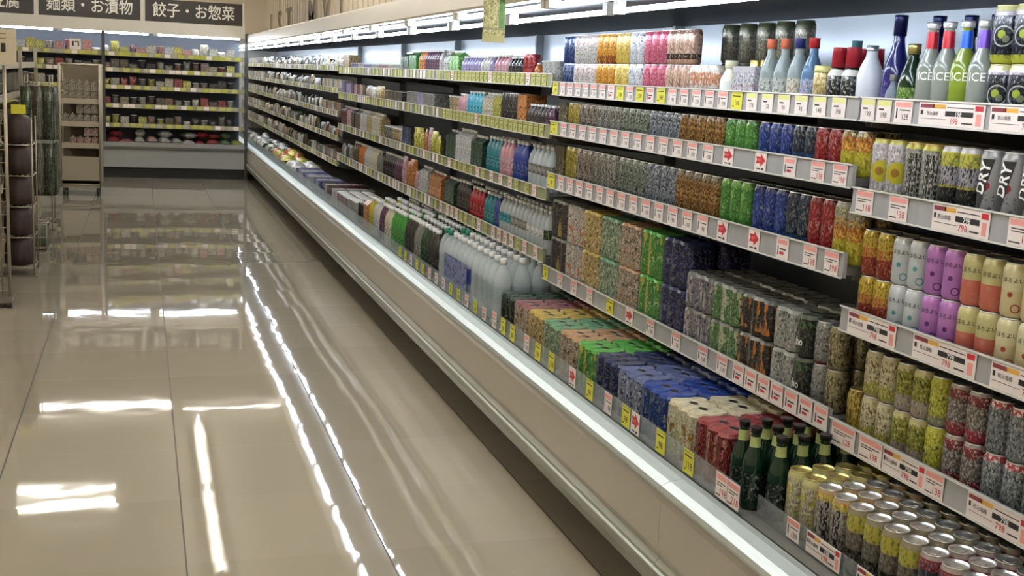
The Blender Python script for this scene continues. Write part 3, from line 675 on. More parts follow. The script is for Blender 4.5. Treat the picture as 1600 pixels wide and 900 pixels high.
grn = bottle_proto('green_bottle', [(.03, 0), (.033, .005), (.033, .08), (.026, .11), (.013, .145), (.013, .17)], gg, [(.02, .07, stackart('green_label', (96, 140, 50), ((170, 190, 110), (60, 60, 60), .6, 0, 1)), 'label', .0006), (.152, .178, ALUG, 'cap', .003)])
put(grn, 'short green wine bottle with gold cap', 'bottle', b, 0, 2.607, 2.537, .07, 1.42, 1.845, 1, .08, 1, 0, 0)
iceg = mat('ice_bottle_glass', (150, 156, 146), .12, 0, Transmission_Weight=.25)
def ice_extra(m_, r): bent_text(m_, 'ICE', .028, .6, .098, r+.0004, WHT)
for nm, foil, gl, ya in (('red', (176, 30, 44), iceg, 2.536), ('red', (176, 30, 44), iceg, 2.473), ('bright blue', (30, 90, 200), mat('lime_ice_glass', (136, 156, 50), .12, 0, Transmission_Weight=.2), 2.410), ('violet', (110, 76, 170), iceg, 2.347)):
    p = bottle_proto('ice_bottle', [(.027, 0), (.030, .005), (.030, .115), (.026, .135), (.014, .165), (.0125, .215), (.0135, .222)], gl,
                     [(.075, .128, gl, 'label', .0003), (.165, .205, mat('foil_'+nm.replace(' ', '_'), foil, .3, .3), 'neck_foil', .001), (.212, .228, mat('cap_white_metal', (214, 214, 214), .25, .6), 'cap', .003)], 16, ice_extra)
    xx = 1.845
    put(p, 'ICE bottle with %s neck foil' % nm, 'bottle', b, 0, ya, ya-.063, .063, 1.42, xx, 1, .08, 1, 0, 0)
cans(b, 0, 2.28, 2.14, .128, A['nav_lime'], 'navy can with lime circle emblem', 2, 2, rot=0, n=24, parts=True, lid=mat('lid_cream', (214, 208, 160), .3, .5), pitch=.068)
cans(b, 0, 2.14, 1.94, .128, A['gold_lemon'], 'gold lemon drink can', 2, 2, rot=0, n=20)
# --- second bay, second and third shelves ---
b = 'M'
for sh, h in ((1, .122), (2, .168)):
    t = 'short' if sh == 1 else 'tall'
    bx = stackart('brown_carton_print', (92, 78, 50), ((150, 140, 96), (40, 30, 30), .58, .3, 1), h=h)
    put(box_proto('drink_carton', .1, .07, h-.004, bx), 'brown drinks carton', 'carton', b, sh, 5.13, 5.02, .105, surf(b, sh), 1.85, 1, .08, 1, 0, 0)
    cans(b, sh, 5.02, 4.88, h, stackart('mustard_print', (150, 132, 30), ((190, 180, 90), (50, 50, 20), .6, 0, 1)), t+' mustard yellow can', 1, n=14)
    def chev(mb, r):
        for q in (-.3, .35):
            bent_text(mb, '>', .06, q+.3, .11 if h > .15 else .075, r+.0004, BLK)
    cans(b, sh, 4.88, 4.68, h, A['silverbrn'], t+' silver can with black chevrons', 1, extra=chev, rot=0, n=14)
    cans(b, sh, 4.68, 4.40, h, A['silverspk'], t+' silver speckled can', 1, n=14)
    cans(b, sh, 4.40, 4.12, h, A['silvergrn'], t+' silver green can', 1, n=14)
    cans(b, sh, 4.12, 3.86, h, A['silverblu'], t+' silver blue can', 1, n=14)
    cans(b, sh, 3.86, 3.52, h, A['brown_gold'], t+' amber speckled can', 1, n=16)
    cans(b, sh, 3.52, 3.30, h, A['green'], t+' bright green can', 2, n=18)
    cans(b, sh, 3.30, 3.08, h, A['blue'], t+' deep blue can', 2, n=18)
    cans(b, sh, 3.08, 2.965, h, A['teal'], t+' dark teal can', 2, n=18)
    cans(b, sh, 2.965, 2.83, h, A['redcan'], t+' red can', 2, n=18)
    cans(b, sh, 2.83, 2.705, h, A['citrus'], t+' grey orange and yellow can', 2, n=20, pitch=.0665)
# --- nearest bay, second shelf ---
b = 'R'
cans(b, 1, 2.69, 2.55, .168, A['lemonw'], 'lilac can with a yellow lemon', 2, rot=0, n=24, parts=True, lid=ALUG)
def frame(mb, r):
    pass
cans(b, 1, 2.55, 2.41, .168, A['zeus'], 'silver can with dark vertical lettering', 2, n=24, rot=0, parts=True, lid=ALUG)
cans(b, 1, 2.41, 2.27, .168, A['script'], 'black can with yellow top and script', 2, n=24, rot=0, parts=True)
def dry(mb, r):
    n = 10; L_ = .168
    # black slanting band with the word along it
    vs = []; fs = []
    for i in range(n+1):
        v = .006+(L_-.026)*i/n; u0 = .45+(-.018+(v-.08)*.22)/r
        for w in [-.015+.03*q/8 for q in range(9)]:
            t = u0+w/r; vs.append((-(r+.0004)*math.cos(t), -(r+.0004)*math.sin(t), v))
    for i in range(n):
        for q in range(8): fs.append((9*i+q, 9*i+q+1, 9*i+q+10, 9*i+q+9))
    mb.add(vs, fs, BLK)
    bent_text(mb, 'DRY', .038, .45-.018/r+.006/r, .104, r+.0022, WHT, PI/2-.2)
cans(b, 1, 2.27, 1.85, .168, A['dryb'], 'silver and black can lettered DRY', 2, n=24, rot=0, parts=True, extra=dry, pitch=.069)
# --- nearest bay, third shelf: pastel cans two high ---
def yoi(mb, r): bent_text(mb, 'ほろよい', .013, .5, .083, r+.0005, BLK)
cans(b, 2, 2.69, 2.555, .122, A['yelred'], 'yellow and red-brown can', 2, 2, n=24, parts=True)
for (ya, key, d) in ((2.555, 'pwhite', 'pale white can'), (2.42, 'ppurple', 'lilac can'), (2.285, 'ppeach', 'peach and yellow can'), (2.15, 'pcream', 'cream can with red emblem')):
    cans(b, 2, ya, ya-.135 if key != 'pcream' else 1.88, .122, A[key], d, 2, 2, n=24, parts=True, rot=0, extra=yoi, pitch=.067)
# --- nearest bay, fourth shelf ---
cans(b, 3, 2.69, 2.62, .122, stackart('gold_amber_print', (176, 150, 40), ((110, 80, 30), (60, 60, 6), .55, 0, 1), h=.122), 'gold and amber can', 2, 1, n=20, parts=True, lid=ALUG)
cans(b, 3, 2.625, 2.487, .122, A['cream_kana'], 'cream can with brown marks', 2, 2, n=24, parts=True, pitch=.067)
cans(b, 3, 2.487, 2.352, .122, A['olive'], 'olive gold can', 2, 2, n=24, parts=True)
cans(b, 3, 2.352, 2.283, .122, A['bryel'], 'bright yellow can', 2, 2, n=24, parts=True)
cans(b, 3, 2.283, 2.146, .122, A['redsil'], 'red and grey can', 2, 2, n=24, parts=True)
cans(b, 3, 2.146, 1.87, .122, A['silred'], 'silver can with red rim', 2, 2, n=24, parts=True)
# --- second bay, fourth shelf: stacked packs ---
b = 'M'
packs(b, 3, 5.11, 4.99, 'slimyel', 'dark pack with yellow stripe', 1, 2, extra_pitch=.12) if False else None
for ya, yb, k, d in ((5.12, 4.92, 'slimyel', 'dark six-pack with yellow stripe'), (4.92, 4.715, 'whor', 'white and orange six-pack'), (4.715, 4.51, 'yelbrn', 'yellow-brown six-pack'),
                     (4.51, 4.305, 'grwhite', 'green and white six-pack'), (4.305, 4.10, 'cream', 'cream and brown six-pack'), (4.10, 3.895, 'limeyel', 'green and yellow six-pack'),
                     (3.895, 3.69, 'navy', 'navy six-pack')):
    packs(b, 3, ya, yb, k, d, 1 if k != 'navy' else 2, 2)
for ya, yb, k, d in ((3.69, 3.49, 'redtop', 'grey six-pack with coral top'), (3.49, 3.29, 'grcan', 'green and cream six-pack'), (3.29, 3.09, 'orblk', 'black and orange six-pack'), (3.09, 2.935, 'whsil', 'silver and white six-pack'),):
    if k == 'whsil':
        p = pack_proto(.122, PK[k], noisy('top_whsil', (70, 80, 70), (190, 190, 180), 45, .25), rows=(2, 2), name='four_pack')
        put(p, 'silver and white four-pack', 'drink pack', b, 3, ya, yb, .135, .59, 1.87, 2, .137, 2, .1235, 0)
    else: packs(b, 3, ya, yb, k, d, 2, 2, h=.122)
def hot(mb): pass
kk = pack_proto(.122, PK['dkho'], noisy('top_dkho', (30, 40, 30), (120, 130, 110), 45, .25), rows=(1, 2), name='twin_pack')
for q, zz in enumerate((.045,)):
    t_ = MB(); flat_text(t_, 'ho', .034, .0, zz, -.0668, WHT)
    kk.tree.append((t_.obj('lettering', kk.o), []))
put(kk, 'black and green twin-pack', 'drink pack', b, 3, 2.945, 2.875, .067, .59, 1.87, 2, .137, 2, .1235, 0)
cans(b, 3, 2.875, 2.805, .122, stackart('plain_silver_print', (150, 150, 146), ((96, 96, 92), (60, 60, 40), .57, 0, .9), ((150, 60, 50), (60, 60, 3), .3, 0, .06), h=.122, metal=.5), 'silver can stacked two high', 3, 2, n=22, parts=True)
cans(b, 3, 2.805, 2.735, .122, stackart('gold_silver_print', (150, 138, 96), ((90, 76, 40), (70, 70, 30), .55, .1, .9), h=.122, metal=.4), 'gold and silver can', 3, 2, n=22, parts=True)

# --- bottom bin, second bay: packs lying in rows ---
for ya, yb, k, d in ((5.10, 4.90, 'dkgreen', 'dark green six-pack with yellow leaf'), (4.90, 4.695, 'beige', 'beige six-pack with plum top'), (4.695, 4.49, 'yelbrn', 'yellow-brown six-pack'),
                     (4.49, 4.285, 'grwhite', 'green and white six-pack'), (4.285, 4.08, 'cream', 'cream six-pack with orange base'), (4.08, 3.895, 'limeyel', 'green and yellow six-pack'),
                     (3.895, 3.69, 'navy', 'navy six-pack'), (3.69, 3.485, 'whblue', 'white and blue six-pack'), (3.485, 3.28, 'blue', 'royal blue six-pack'),
                     (3.28, 3.075, 'whlime', 'white and lime six-pack'), (3.075, 2.87, 'red', 'dark red six-pack')):
    packs(b, 'bin', ya, yb, k, d, 4, 1, x0=1.635)
gb = mat('beer_green_glass', (14, 40, 26), .1)
beer = bottle_proto('beer_bottle', [(.028, 0), (.0305, .005), (.0305, .125), (.026, .15), (.014, .178), (.013, .215), (.014, .228)], gb,
                    [(.03, .105, stackart('beer_label', (30, 44, 36), ((120, 130, 120), (60, 60, 40), .62, 0, 1)), 'label', .0006), (.176, .205, mat('neck_label', (150, 160, 96), .5), 'neck_label', .001), (.216, .231, mat('crown_cap', (40, 36, 34), .35, .4), 'cap', .0025)])
put(beer, 'green beer bottle with olive neck label', 'bottle', b, 'bin', 2.865, 2.705, .066, .331, 1.60, 6, .067, 1, 0, 0)
# --- bottom bin, nearest bay: single cans in a block ---
b = 'R'
def block(ya, yb, body, desc, lid=ALU, rows=7, x0=1.64, pitch=.0685):
    put(can_proto(.168, body, lid, True, None, 24, name='beer_can'), desc, 'can', b, 'bin', ya, yb, pitch, .331, x0, rows, .0675, 1, 0, None, None, .0008)
put(beer, 'green beer bottle with olive neck label', 'bottle', b, 'bin', 2.695, 2.625, .066, .331, 1.625, 6, .067, 1, 0, 0)
block(2.615, 2.475, A['goldcan'], 'gold can with gold lid', ALUG)
block(2.475, 2.335, A['blackyel'], 'white can with black vertical lettering')
block(2.335, 2.06, A['darkyel'], 'dark can with yellow band')
block(2.06, 1.785, A['darkred'], 'dark can with red shoulder')
block(1.785, 1.51, A['blackyel'], 'white can with black vertical lettering')

# ------------------------------------------------------------------ third to fifth bays
def rnd_mat(tagname, cols, h=.12, dark=.5):
    out = []
    for i, c in enumerate(cols):
        c2 = tuple(min(255, int(v*random.uniform(1.2, 1.5))+20) for v in c); c3 = tuple(int(v*random.uniform(.4, .6)) for v in c)
        out.append(stackart('%s_%d' % (tagname, i), c, (c2, (60, 60, 40), .57, .1, .95), (c3, (50, 40, 50), .6, 0, 1), h=h))
    return out
CN = lambda c: ('red' if c[0] > 140 and c[1] < 90 else 'green' if c[1] > c[0]+20 and c[1] > c[2]+10 else 'blue' if c[2] > c[0]+25 else 'white' if min(c) > 175 else 'orange' if c[0] > 170 and c[2] < 100 and c[1] < 150 else
                'yellow' if c[0] > 150 and c[1] > 140 and c[2] < 120 else 'tan' if c[0] > 140 else 'dark' if max(c) < 80 else 'brown' if c[0] > c[2]+20 else 'grey')
def bay_of(y):
    for k, (y0, y1, _, _) in BAYS.items():
        if y0 <= y < y1: return k
def seg(sh, segs):
    """segs = list of (from_y, to_y, kind, width, height, colours, rows)"""
    for n, (ya, yb, kind, w, h, cols, rows) in enumerate(segs):
        y = ya; i = 0
        while y-w > yb-.001:
            run = max(1, int(random.choice((2, 3, 3, 4))*.1/w+.5)) if w < .1 else 1
            c = cols[i % len(cols)]; i += 1
            for _ in range(run):
                if y-w < yb-.001: break
                yc = y-w/2; bk = bay_of(yc); bay = BAYS[bk]
                if yc-w/2 < bay[0]+.006 and yc-w/2 > bay[0]-w: y = bay[0]-.006; continue
                m = stackart('pk_%d_%d_%d_%s' % (*c, kind), c, (tuple(min(255, int(v*1.25)+26) for v in c), (55, 55, 36), .58, .1, .92), (tuple(int(v*.5) for v in c), (60, 46, 50), .6, 0, 1), h=h)
                lidc = mat('lid_white', (214, 214, 208), .35)
                if kind == 'can': p = can_proto(h, m, ALU, False, None, 12)
                elif kind == 'box': p = box_proto('food_box', w-.006, .11, h, m)
                elif kind == 'carton': p = box_proto('milk_carton', w-.006, w-.004, h, m, lidc, gable=True)
                elif kind == 'cup': p = cup_proto('dessert_cup', w/2-.004, h, m, lidc)
                elif kind == 'tray': p = box_proto('food_tray', w-.006, .13, h, m, mat('film_lid', (170, 168, 160), .2), lip=True)
                elif kind == 'pouch': p = pouch_proto('food_pouch', w-.004, .05, h, m)
                elif kind == 'bag': p = bag_proto('food_bag', w-.006, .16, h, m)
                elif kind == 'pet':
                    r = w/2-.002
                    p = bottle_proto('plastic_bottle', [(r*.85, 0), (r, .01), (r, h*.6), (r*.85, h*.75), (r*.4, h*.88), (r*.38, h*.94)], mat('pet_%d_%d_%d' % c, c, .15, 0, Transmission_Weight=.3), [(h*.25, h*.56, m, 'label', .0005), (h*.92, h, lidc, 'cap', .002)], 12)
                elif kind == 'water':
                    r = w/2-.002
                    p = bottle_proto('water_bottle', [(r*.85, 0), (r, .012), (r*.95, h*.3), (r, h*.36), (r, h*.62), (r*.75, h*.78), (r*.32, h*.88), (r*.3, h*.95)], mat('water_plastic', (232, 240, 240), .07, 0, Transmission_Weight=.3, Alpha=.55), [(h*.36, h*.58, m, 'label', .0005), (h*.93, h, lidc, 'cap', .003)], 14)
                nm = {'can': 'can', 'box': 'food box', 'carton': 'gable-top carton', 'cup': 'cup', 'tray': 'food tray', 'pouch': 'pouch', 'bag': 'bag', 'pet': 'plastic bottle', 'water': 'water bottle'}[kind]
                dpt = {'box': .115, 'tray': .14, 'bag': .17, 'pouch': .055}.get(kind, w)
                xx = (1.60 if sh == 'bin' else LIPX+.012+dpt/2)
                if sh == 'bin': xx = 1.56+dpt/2
                put(p, '%s %s' % (CN(c), nm), nm.split()[-1] if nm != 'gable-top carton' else 'carton', bk, sh, y, y-w, w, surf(bk, sh) if sh == 'bin' else bay[3][sh][0], xx, rows, dpt+.004, 1, 0, 0 if kind != 'pouch' else random.uniform(-.15, .15), None, .001)
                y -= w
P_ = dict(red=(170, 40, 44), dkred=(96, 30, 34), wh=(206, 204, 200), lav=(150, 140, 186), blue=(50, 70, 150), teal=(40, 130, 140), grn=(70, 150, 60), dgrn=(40, 70, 44), yel=(190, 180, 60), tan=(190, 160, 110), brn=(100, 76, 54), gry=(130, 128, 120), org=(206, 120, 50), pink=(206, 150, 160), blk=(34, 32, 34), cy=(60, 170, 200), lime=(120, 200, 90), cream=(214, 204, 170), drk=(60, 54, 52), plum=(96, 60, 84))
Q = lambda *n: [P_[i] for i in n]
seg(0, [(11.25, 10.9, 'box', .17, .15, Q('tan'), 1), (10.85, 10.2, 'cup', .09, .08, Q('lav', 'wh', 'tan'), 1), (10.2, 8.6, 'cup', .085, .075, Q('lav', 'wh', 'pink', 'cream', 'wh', 'yel', 'wh'), 2),
        (8.6, 8.35, 'carton', .08, .16, Q('dgrn', 'blk'), 1), (8.35, 8.05, 'carton', .08, .17, Q('grn', 'teal'), 1), (8.05, 7.35, 'pet', .065, .17, Q('org', 'plum', 'wh', 'yel', 'pink', 'blk'), 2),
        (7.35, 7.21, 'pet', .065, .15, Q('wh'), 1), (7.19, 6.9, 'carton', .08, .16, Q('lime'), 1), (6.9, 6.2, 'pet', .06, .125, Q('lav', 'wh', 'lav', 'pink'), 2), (6.2, 5.95, 'pet', .06, .13, Q('pink', 'wh'), 2),
        (5.95, 5.7, 'pet', .055, .12, Q('blk', 'tan'), 2), (5.7, 5.52, 'can', .067, .135, Q('red'), 1), (5.52, 5.43, 'pet', .05, .09, Q('org'), 1), (5.42, 5.165, 'cup', .07, .10, Q('wh', 'gry'), 2)])
seg(1, [(11.28, 10.6, 'box', .13, .13, Q('lav', 'plum', 'lav'), 1), (10.6, 10.0, 'box', .14, .13, Q('pink', 'brn'), 1), (10.0, 9.3, 'pouch', .12, .12, Q('gry', 'tan', 'wh'), 1), (9.2, 8.5, 'tray', .16, .11, Q('brn', 'drk'), 2),
        (8.4, 7.4, 'tray', .17, .12, Q('gry', 'gry', 'lav'), 2), (7.19, 6.95, 'cup', .08, .12, Q('tan', 'cream'), 1), (6.95, 6.75, 'pet', .06, .14, Q('pink', 'red'), 1), (6.75, 6.4, 'pet', .065, .16, Q('cy', 'teal', 'cy'), 1),
        (6.4, 6.05, 'carton', .07, .16, Q('cream', 'yel', 'dgrn'), 1), (6.05, 5.75, 'can', .067, .168, Q('drk', 'blue', 'blk'), 2), (5.75, 5.6, 'box', .07, .165, Q('org', 'red'), 1), (5.6, 5.17, 'pet', .055, .125, Q('drk', 'plum', 'pink', 'drk'), 2)])
seg(2, [(11.28, 10.5, 'carton', .08, .2, Q('dkred', 'pink', 'drk'), 1), (10.5, 9.3, 'carton', .08, .2, Q('brn', 'wh', 'tan', 'cream', 'tan'), 1), (9.2, 8.5, 'cup', .09, .12, Q('gry', 'tan', 'wh'), 2),
        (8.5, 8.2, 'box', .1, .15, Q('drk', 'blue'), 1), (8.1, 7.3, 'pouch', .12, .17, Q('yel', 'yel', 'org', 'pink'), 1), (7.19, 6.95, 'carton', .08, .2, Q('dgrn'), 1), (6.95, 6.6, 'carton', .085, .22, Q('wh', 'wh'), 1),
        (6.6, 6.3, 'carton', .08, .2, Q('dgrn', 'brn'), 1), (6.3, 5.8, 'pet', .067, .215, Q('teal', 'pink', 'blue'), 2), (5.8, 5.55, 'pet', .067, .22, Q('blue', 'wh'), 2), (5.55, 5.17, 'water', .067, .22, Q('gry', 'wh'), 2)])
seg(3, [(11.28, 10.6, 'pouch', .14, .15, Q('gry', 'wh', 'drk'), 1), (10.6, 10.3, 'pet', .07, .2, Q('brn'), 1), (10.3, 9.3, 'pet', .07, .2, Q('org', 'wh', 'cream', 'gry'), 1), (9.2, 8.5, 'pet', .07, .21, Q('drk', 'plum', 'wh'), 1),
        (8.5, 7.9, 'pouch', .13, .2, Q('pink', 'org', 'org'), 1), (7.9, 7.6, 'carton', .08, .21, Q('wh', 'lav'), 1), (7.6, 7.25, 'carton', .08, .2, Q('org', 'grn'), 1), (7.19, 6.9, 'carton', .08, .2, Q('dgrn', 'grn'), 1),
        (6.9, 6.6, 'pet', .067, .21, Q('drk', 'gry'), 2), (6.6, 6.3, 'pet', .067, .2, Q('red', 'dkred'), 2), (6.3, 6.0, 'pet', .067, .2, Q('teal', 'blue'), 2), (6.0, 5.17, 'water', .067, .215, Q('teal', 'gry', 'wh', 'dgrn'), 2)])
seg('bin', [(11.28, 10.7, 'box', .16, .12, Q('blue', 'wh'), 2), (10.7, 9.9, 'box', .14, .13, Q('dkred', 'wh', 'dkred'), 3), (9.9, 9.3, 'cup', .1, .13, Q('pink', 'wh'), 3), (9.24, 8.85, 'cup', .1, .14, Q('wh', 'cream'), 3),
            (8.85, 8.6, 'can', .07, .16, Q('blk', 'red'), 2), (8.6, 8.4, 'carton', .08, .22, Q('org'), 3), (8.4, 8.0, 'pet', .085, .25, Q('yel', 'wh', 'wh'), 4), (8.0, 7.6, 'pet', .085, .25, Q('plum', 'cream'), 4),
            (7.6, 7.25, 'pet', .085, .26, Q('grn', 'drk'), 4), (7.18, 6.35, 'pet', .088, .27, Q('drk', 'gry', 'dgrn', 'drk'), 5)])
# water: shrink-wrapped blue case and clear two-litre bottles
wm = mat('lid_white', (214, 214, 208), .35)
def water(cap, lab, nm):
    r = .045; h = .30
    return bottle_proto(nm, [(r*.85, 0), (r, .012), (r*.93, .05), (r, .09), (r*.94, .13), (r, .17), (r*.95, .2), (r*.8, .235), (r*.34, .27), (r*.3, .285)], mat('water_plastic', (232, 240, 240), .07, 0, Transmission_Weight=.3, Alpha=.55), [(.09, .17, lab, 'label', .0006), (.275, .302, cap, 'cap', .003)], 16)
wb1 = water(wm, mat('blue_water_label', (70, 84, 170), .3), 'water_bottle')
wb2 = water(wm, mat('clear_label', (178, 190, 192), .15, 0, Transmission_Weight=.4), 'water_bottle')
wb3 = water(mat('cap_green', (20, 120, 90), .35), mat('clear_label', (178, 190, 192)), 'water_bottle')
put(wb3, 'water bottle with green cap', 'bottle', 'L1', 'bin', 6.35, 6.16, .093, .331, 1.62, 4, .093, 1, 0, 0)
put(wb1, 'water bottle with blue label', 'bottle', 'L1', 'bin', 6.15, 5.68, .093, .331, 1.62, 5, .093, 1, 0, 0)
put(wb2, 'clear water bottle with white cap', 'bottle', 'L1', 'bin', 5.67, 5.17, .097, .331, 1.62, 6, .093, 1, 0, 0)
wr = MB().box(-.0006, .0006, -.235, .235, .0, .19, stackart('blue_wrap_print', (130, 136, 196), ((44, 50, 130), (3, 14, 20), .56, .1, 1), h=.2)).obj('shrink_wrap', None, (1.568, 5.915, .332))
tag(wr, 'blue and white printed wrap sheet in front of the water bottles', 'wrap')

# ------------------------------------------------------------------ sixth and last bays: packed fresh food
CL = Q('gry', 'wh', 'tan', 'gry', 'brn', 'cream', 'gry', 'dgrn', 'wh')
for sh in range(5):
    random.shuffle(CL)
    seg(sh, [(22.55, 18.6, 'tray', .26, .12, CL, 1), (18.6, 15.2, 'pouch', .17, .12, CL, 1), (15.2, 13.75, 'pouch', .15, .12, CL[::-1], 1), (13.68, 12.6, 'pouch', .14, .12, CL, 1), (12.6, 11.33, 'pouch' if sh in (0, 3) else 'tray', .14, .11, Q('wh', 'gry', 'cream', 'tan') if sh < 2 else Q('gry', 'wh', 'brn', 'org'), 1)])
seg('bin', [(22.55, 18.5, 'box', .28, .12, Q('wh', 'gry', 'dgrn'), 1), (18.5, 15.3, 'bag', .2, .13, Q('wh', 'cream', 'gry', 'dgrn'), 2), (15.3, 13.9, 'bag', .2, .12, Q('org', 'tan', 'yel', 'tan'), 2), (13.68, 12.6, 'bag', .2, .11, Q('cream', 'wh', 'wh'), 2), (12.6, 11.35, 'box', .18, .1, Q('blue', 'lav', 'wh'), 2)])

# ------------------------------------------------------------------ price cards
TAGM = {}
def tag_mesh(kind, w, h):
    key = (kind, round(w, 3), round(h, 3))
    if key in TAGM: return TAGM[key]
    mb = MB(); base = {'yellow': YEL, 'olive': mat('card_dull_yellow', (178, 176, 96), .6), 'arrow': CARD}.get(kind.split(':')[0], CARD)
    mb.box(0, .0012, -w/2, w/2, 0, h, base)
    e = -.0003
    def bar(u0, u1, v0, v1, m, x=e): mb.add([(x, -u0*w+w/2, v0*h), (x, -u1*w+w/2, v0*h), (x, -u1*w+w/2, v1*h), (x, -u0*w+w/2, v1*h)], [(0, 1, 2, 3)], m)
    k, _, num = kind.partition(':')
    if k == 'white':
        bar(.04, .96, .72, .94, PINK); bar(.1, .18, .2, .66, BLK); bar(.3, .9, .56, .61, BLK); flat_text(mb, num, h*.36, .12*w, .26*h, e, BLK)
    elif k == 'redprice':
        bar(.04, .96, .74, .95, PINK); bar(.1, .9, .60, .64, BLK); bar(.1, .6, .5, .54, BLK); flat_text(mb, num, h*.4, .16*w, .26*h, e, RED); bar(.06, .45, .1, .15, BLK)
    elif k == 'wide':
        bar(.02, .24, .76, .93, MAR); bar(.22, .42, .76, .93, ORG); bar(.44, .84, .80, .84, BLK); bar(.86, .98, .72, .94, RED)
        bar(.03, .07, .46, .66, BLK); flat_text(mb, '税込価格', h*.2, -.28*w, .52*h, e, BLK); bar(.42, .84, .44, .66, BLK); flat_text(mb, num, h*.3, .12*w, .53*h, e-.0003, WHT)
        flat_text(mb, num, h*.36, .06*w, .22*h, e, RED); bar(.68, .84, .14, .2, BLK); bar(.03, .45, .28, .30, BLK); bar(.88, .96, .1, .6, PINK)
    elif k in ('yellow', 'olive'):
        flat_text(mb, num, h*.42, 0.05*w, .36*h, e, BLK); bar(.12, .85, .74, .8, BLK); bar(.1, .3, .14, .2, BLK); bar(.03, .97, .9, .97, mat('card_olive', (170, 168, 60), .6))
    elif k == 'arrow':
        mb.add([(e, -a*w+w/2, b*h) for a, b in ((.08, .40), (.5, .40), (.5, .22), (.95, .58), (.5, .96), (.5, .78), (.08, .78), (.18, .59))], [(0, 1, 2, 7), (7, 2, 5, 6), (2, 3, 4, 5)] if False else [(0, 1, 2, 3, 4, 5, 6, 7)], RED)
        bar(.15, .5, .08, .15, BLK); bar(.6, .8, .06, .17, BLK)
        flat_text(mb, '値下', h*.17, -.04*w, .59*h, e-.0003, PINK)
    elif k == 'plain':
        bar(.1, .9, .68, .9, PINK); bar(.12, .2, .15, .6, BLK); bar(.3, .8, .42, .5, BLK); bar(.3, .65, .2, .34, RED)
    elif k == 'lemonhead':
        bar(.03, .97, .72, .97, mat('card_lemon', (214, 212, 130), .6)); bar(.15, .5, .52, .6, BLK); flat_text(mb, num, h*.36, 0, .28*h, e, BLK)
    me = mb.mesh('price_card'); TAGM[key] = me; return me
TN = {'olive': 'dull yellow price card', 'white': 'white price card', 'redprice': 'pink-headed red-figure price card', 'wide': 'wide price card with dark panel', 'yellow': 'yellow price card', 'arrow': 'price card with red arrow', 'plain': 'pale price card', 'lemonhead': 'white price card with lemon header'}
def price(bay, sh, y, kind, w=.055, h=None):
    if sh == 'bin':
        x = (1.585 if bay == 'R' else 1.54)-.0042; z = .338; hh = h or .064
    else:
        lb, lt = BAYS[bay][3][sh][1:]; x = LIPX-.0145; z = lb+.0035; hh = h or (lt-lb-.008)
    o = bpy.data.objects.new('price_card', tag_mesh(kind, w, hh)); COL.objects.link(o); o.location = (x, y, z)
    kd = kind.split(':')[0]; c = CNT[('tag', kd, bay, sh)] = CNT.get(('tag', kd, bay, sh), 0)+1
    where = SHN[sh]+' edge' if sh != 'bin' else 'bin front'
    tag(o, '%s, %s from left, %s, %s bay' % (TN[kd], ordinal(c), where, BAYS[bay][2]), 'price card', 'price cards on the %s of the %s bay' % (where, BAYS[bay][2]))
NUM = ['138', '148', '108', '198', '128', '98', '178', '218']
rn = lambda: random.choice(NUM)
# top shelf, second bay
y = 5.10
for k in ['yellow', 'white', 'white', 'white', 'white', 'white', 'white', 'plain', 'yellow', 'white', 'yellow', 'plain', 'yellow', 'white', 'white', 'white', 'white', 'white', 'yellow', 'lemonhead', 'lemonhead', 'lemonhead', 'lemonhead', 'lemonhead', 'lemonhead']:
    price('M', 0, y, k+':'+rn(), .066 if k != 'yellow' else .07); y -= .096
for yy, k, w in ((2.66, 'lemonhead:198', .06), (2.59, 'lemonhead:198', .06), (2.51, 'white:128', .07), (2.33, 'wide:198', .235), (2.09, 'wide:798', .21)): price('R', 0, yy, k, w)
for sh in (1, 2):
    y = 5.09
    price('M', sh, y, 'yellow:98', .1); y -= .13
    while y > 3.5: price('M', sh, y, 'white:'+rn(), .075); y -= .118
    for yy, k in ((3.40, 'arrow:'), (3.19, 'arrow:'), (3.02, 'plain:'), (2.87, 'redprice:138'), (2.76, 'redprice:198')): price('M', sh, yy, k, .068)
for yy, k, w in ((2.635, 'redprice:118', .075), (2.49, 'redprice:138', .075), (2.255, 'wide:798', .2), (2.05, 'redprice:108', .09)): price('R', 1, yy, k, w)
for yy, k, w in ((2.55, 'wide:798', .21), (2.26, 'wide:798', .23), (1.99, 'wide:798', .21)): price('R', 2, yy, k, w)
for yy, k, w in ((2.625, 'redprice:128', .11), (2.50, 'redprice:138', .1), (2.36, 'wide:798', .17), (2.24, 'redprice:138', .07), (2.02, 'wide:798', .2)): price('R', 3, yy, k, w)
for yy, k in ((5.1, 'yellow:98'), (4.9, 'white:198'), (4.72, 'white:148'), (4.53, 'white:138'), (4.30, 'yellow:98'), (4.10, 'arrow:'), (3.90, 'white:198'), (3.68, 'white:178'), (3.47, 'white:108'), (3.33, 'white:138'), (3.22, 'plain:'), (3.14, 'plain:'), (3.06, 'plain:'), (2.98, 'plain:'), (2.90, 'plain:'), (2.82, 'plain:'), (2.74, 'plain:')): price('M', 3, yy, k, .07)
for yy, k in ((5.06, 'white:198'), (4.92, 'yellow:98'), (4.78, 'yellow:88'), (4.58, 'white:198'), (4.43, 'yellow:98'), (4.26, 'yellow:118'), (4.02, 'arrow:'), (3.84, 'yellow:98'), (3.66, 'white:198'), (3.50, 'yellow:98'), (3.42, 'arrow:'), (3.22, 'yellow:98'), (3.02, 'yellow:118'), (2.81, 'redprice:198'), (2.74, 'redprice:218')): price('M', 'bin', yy, k, .066, .072)
for yy, k in ((2.5, 'white:138'), (2.36, 'wide:198'), (2.14, 'wide:138')): price('R', 'bin', yy, k, .06 if k[0] == 'w' and k[1] == 'h' else .15, .055)
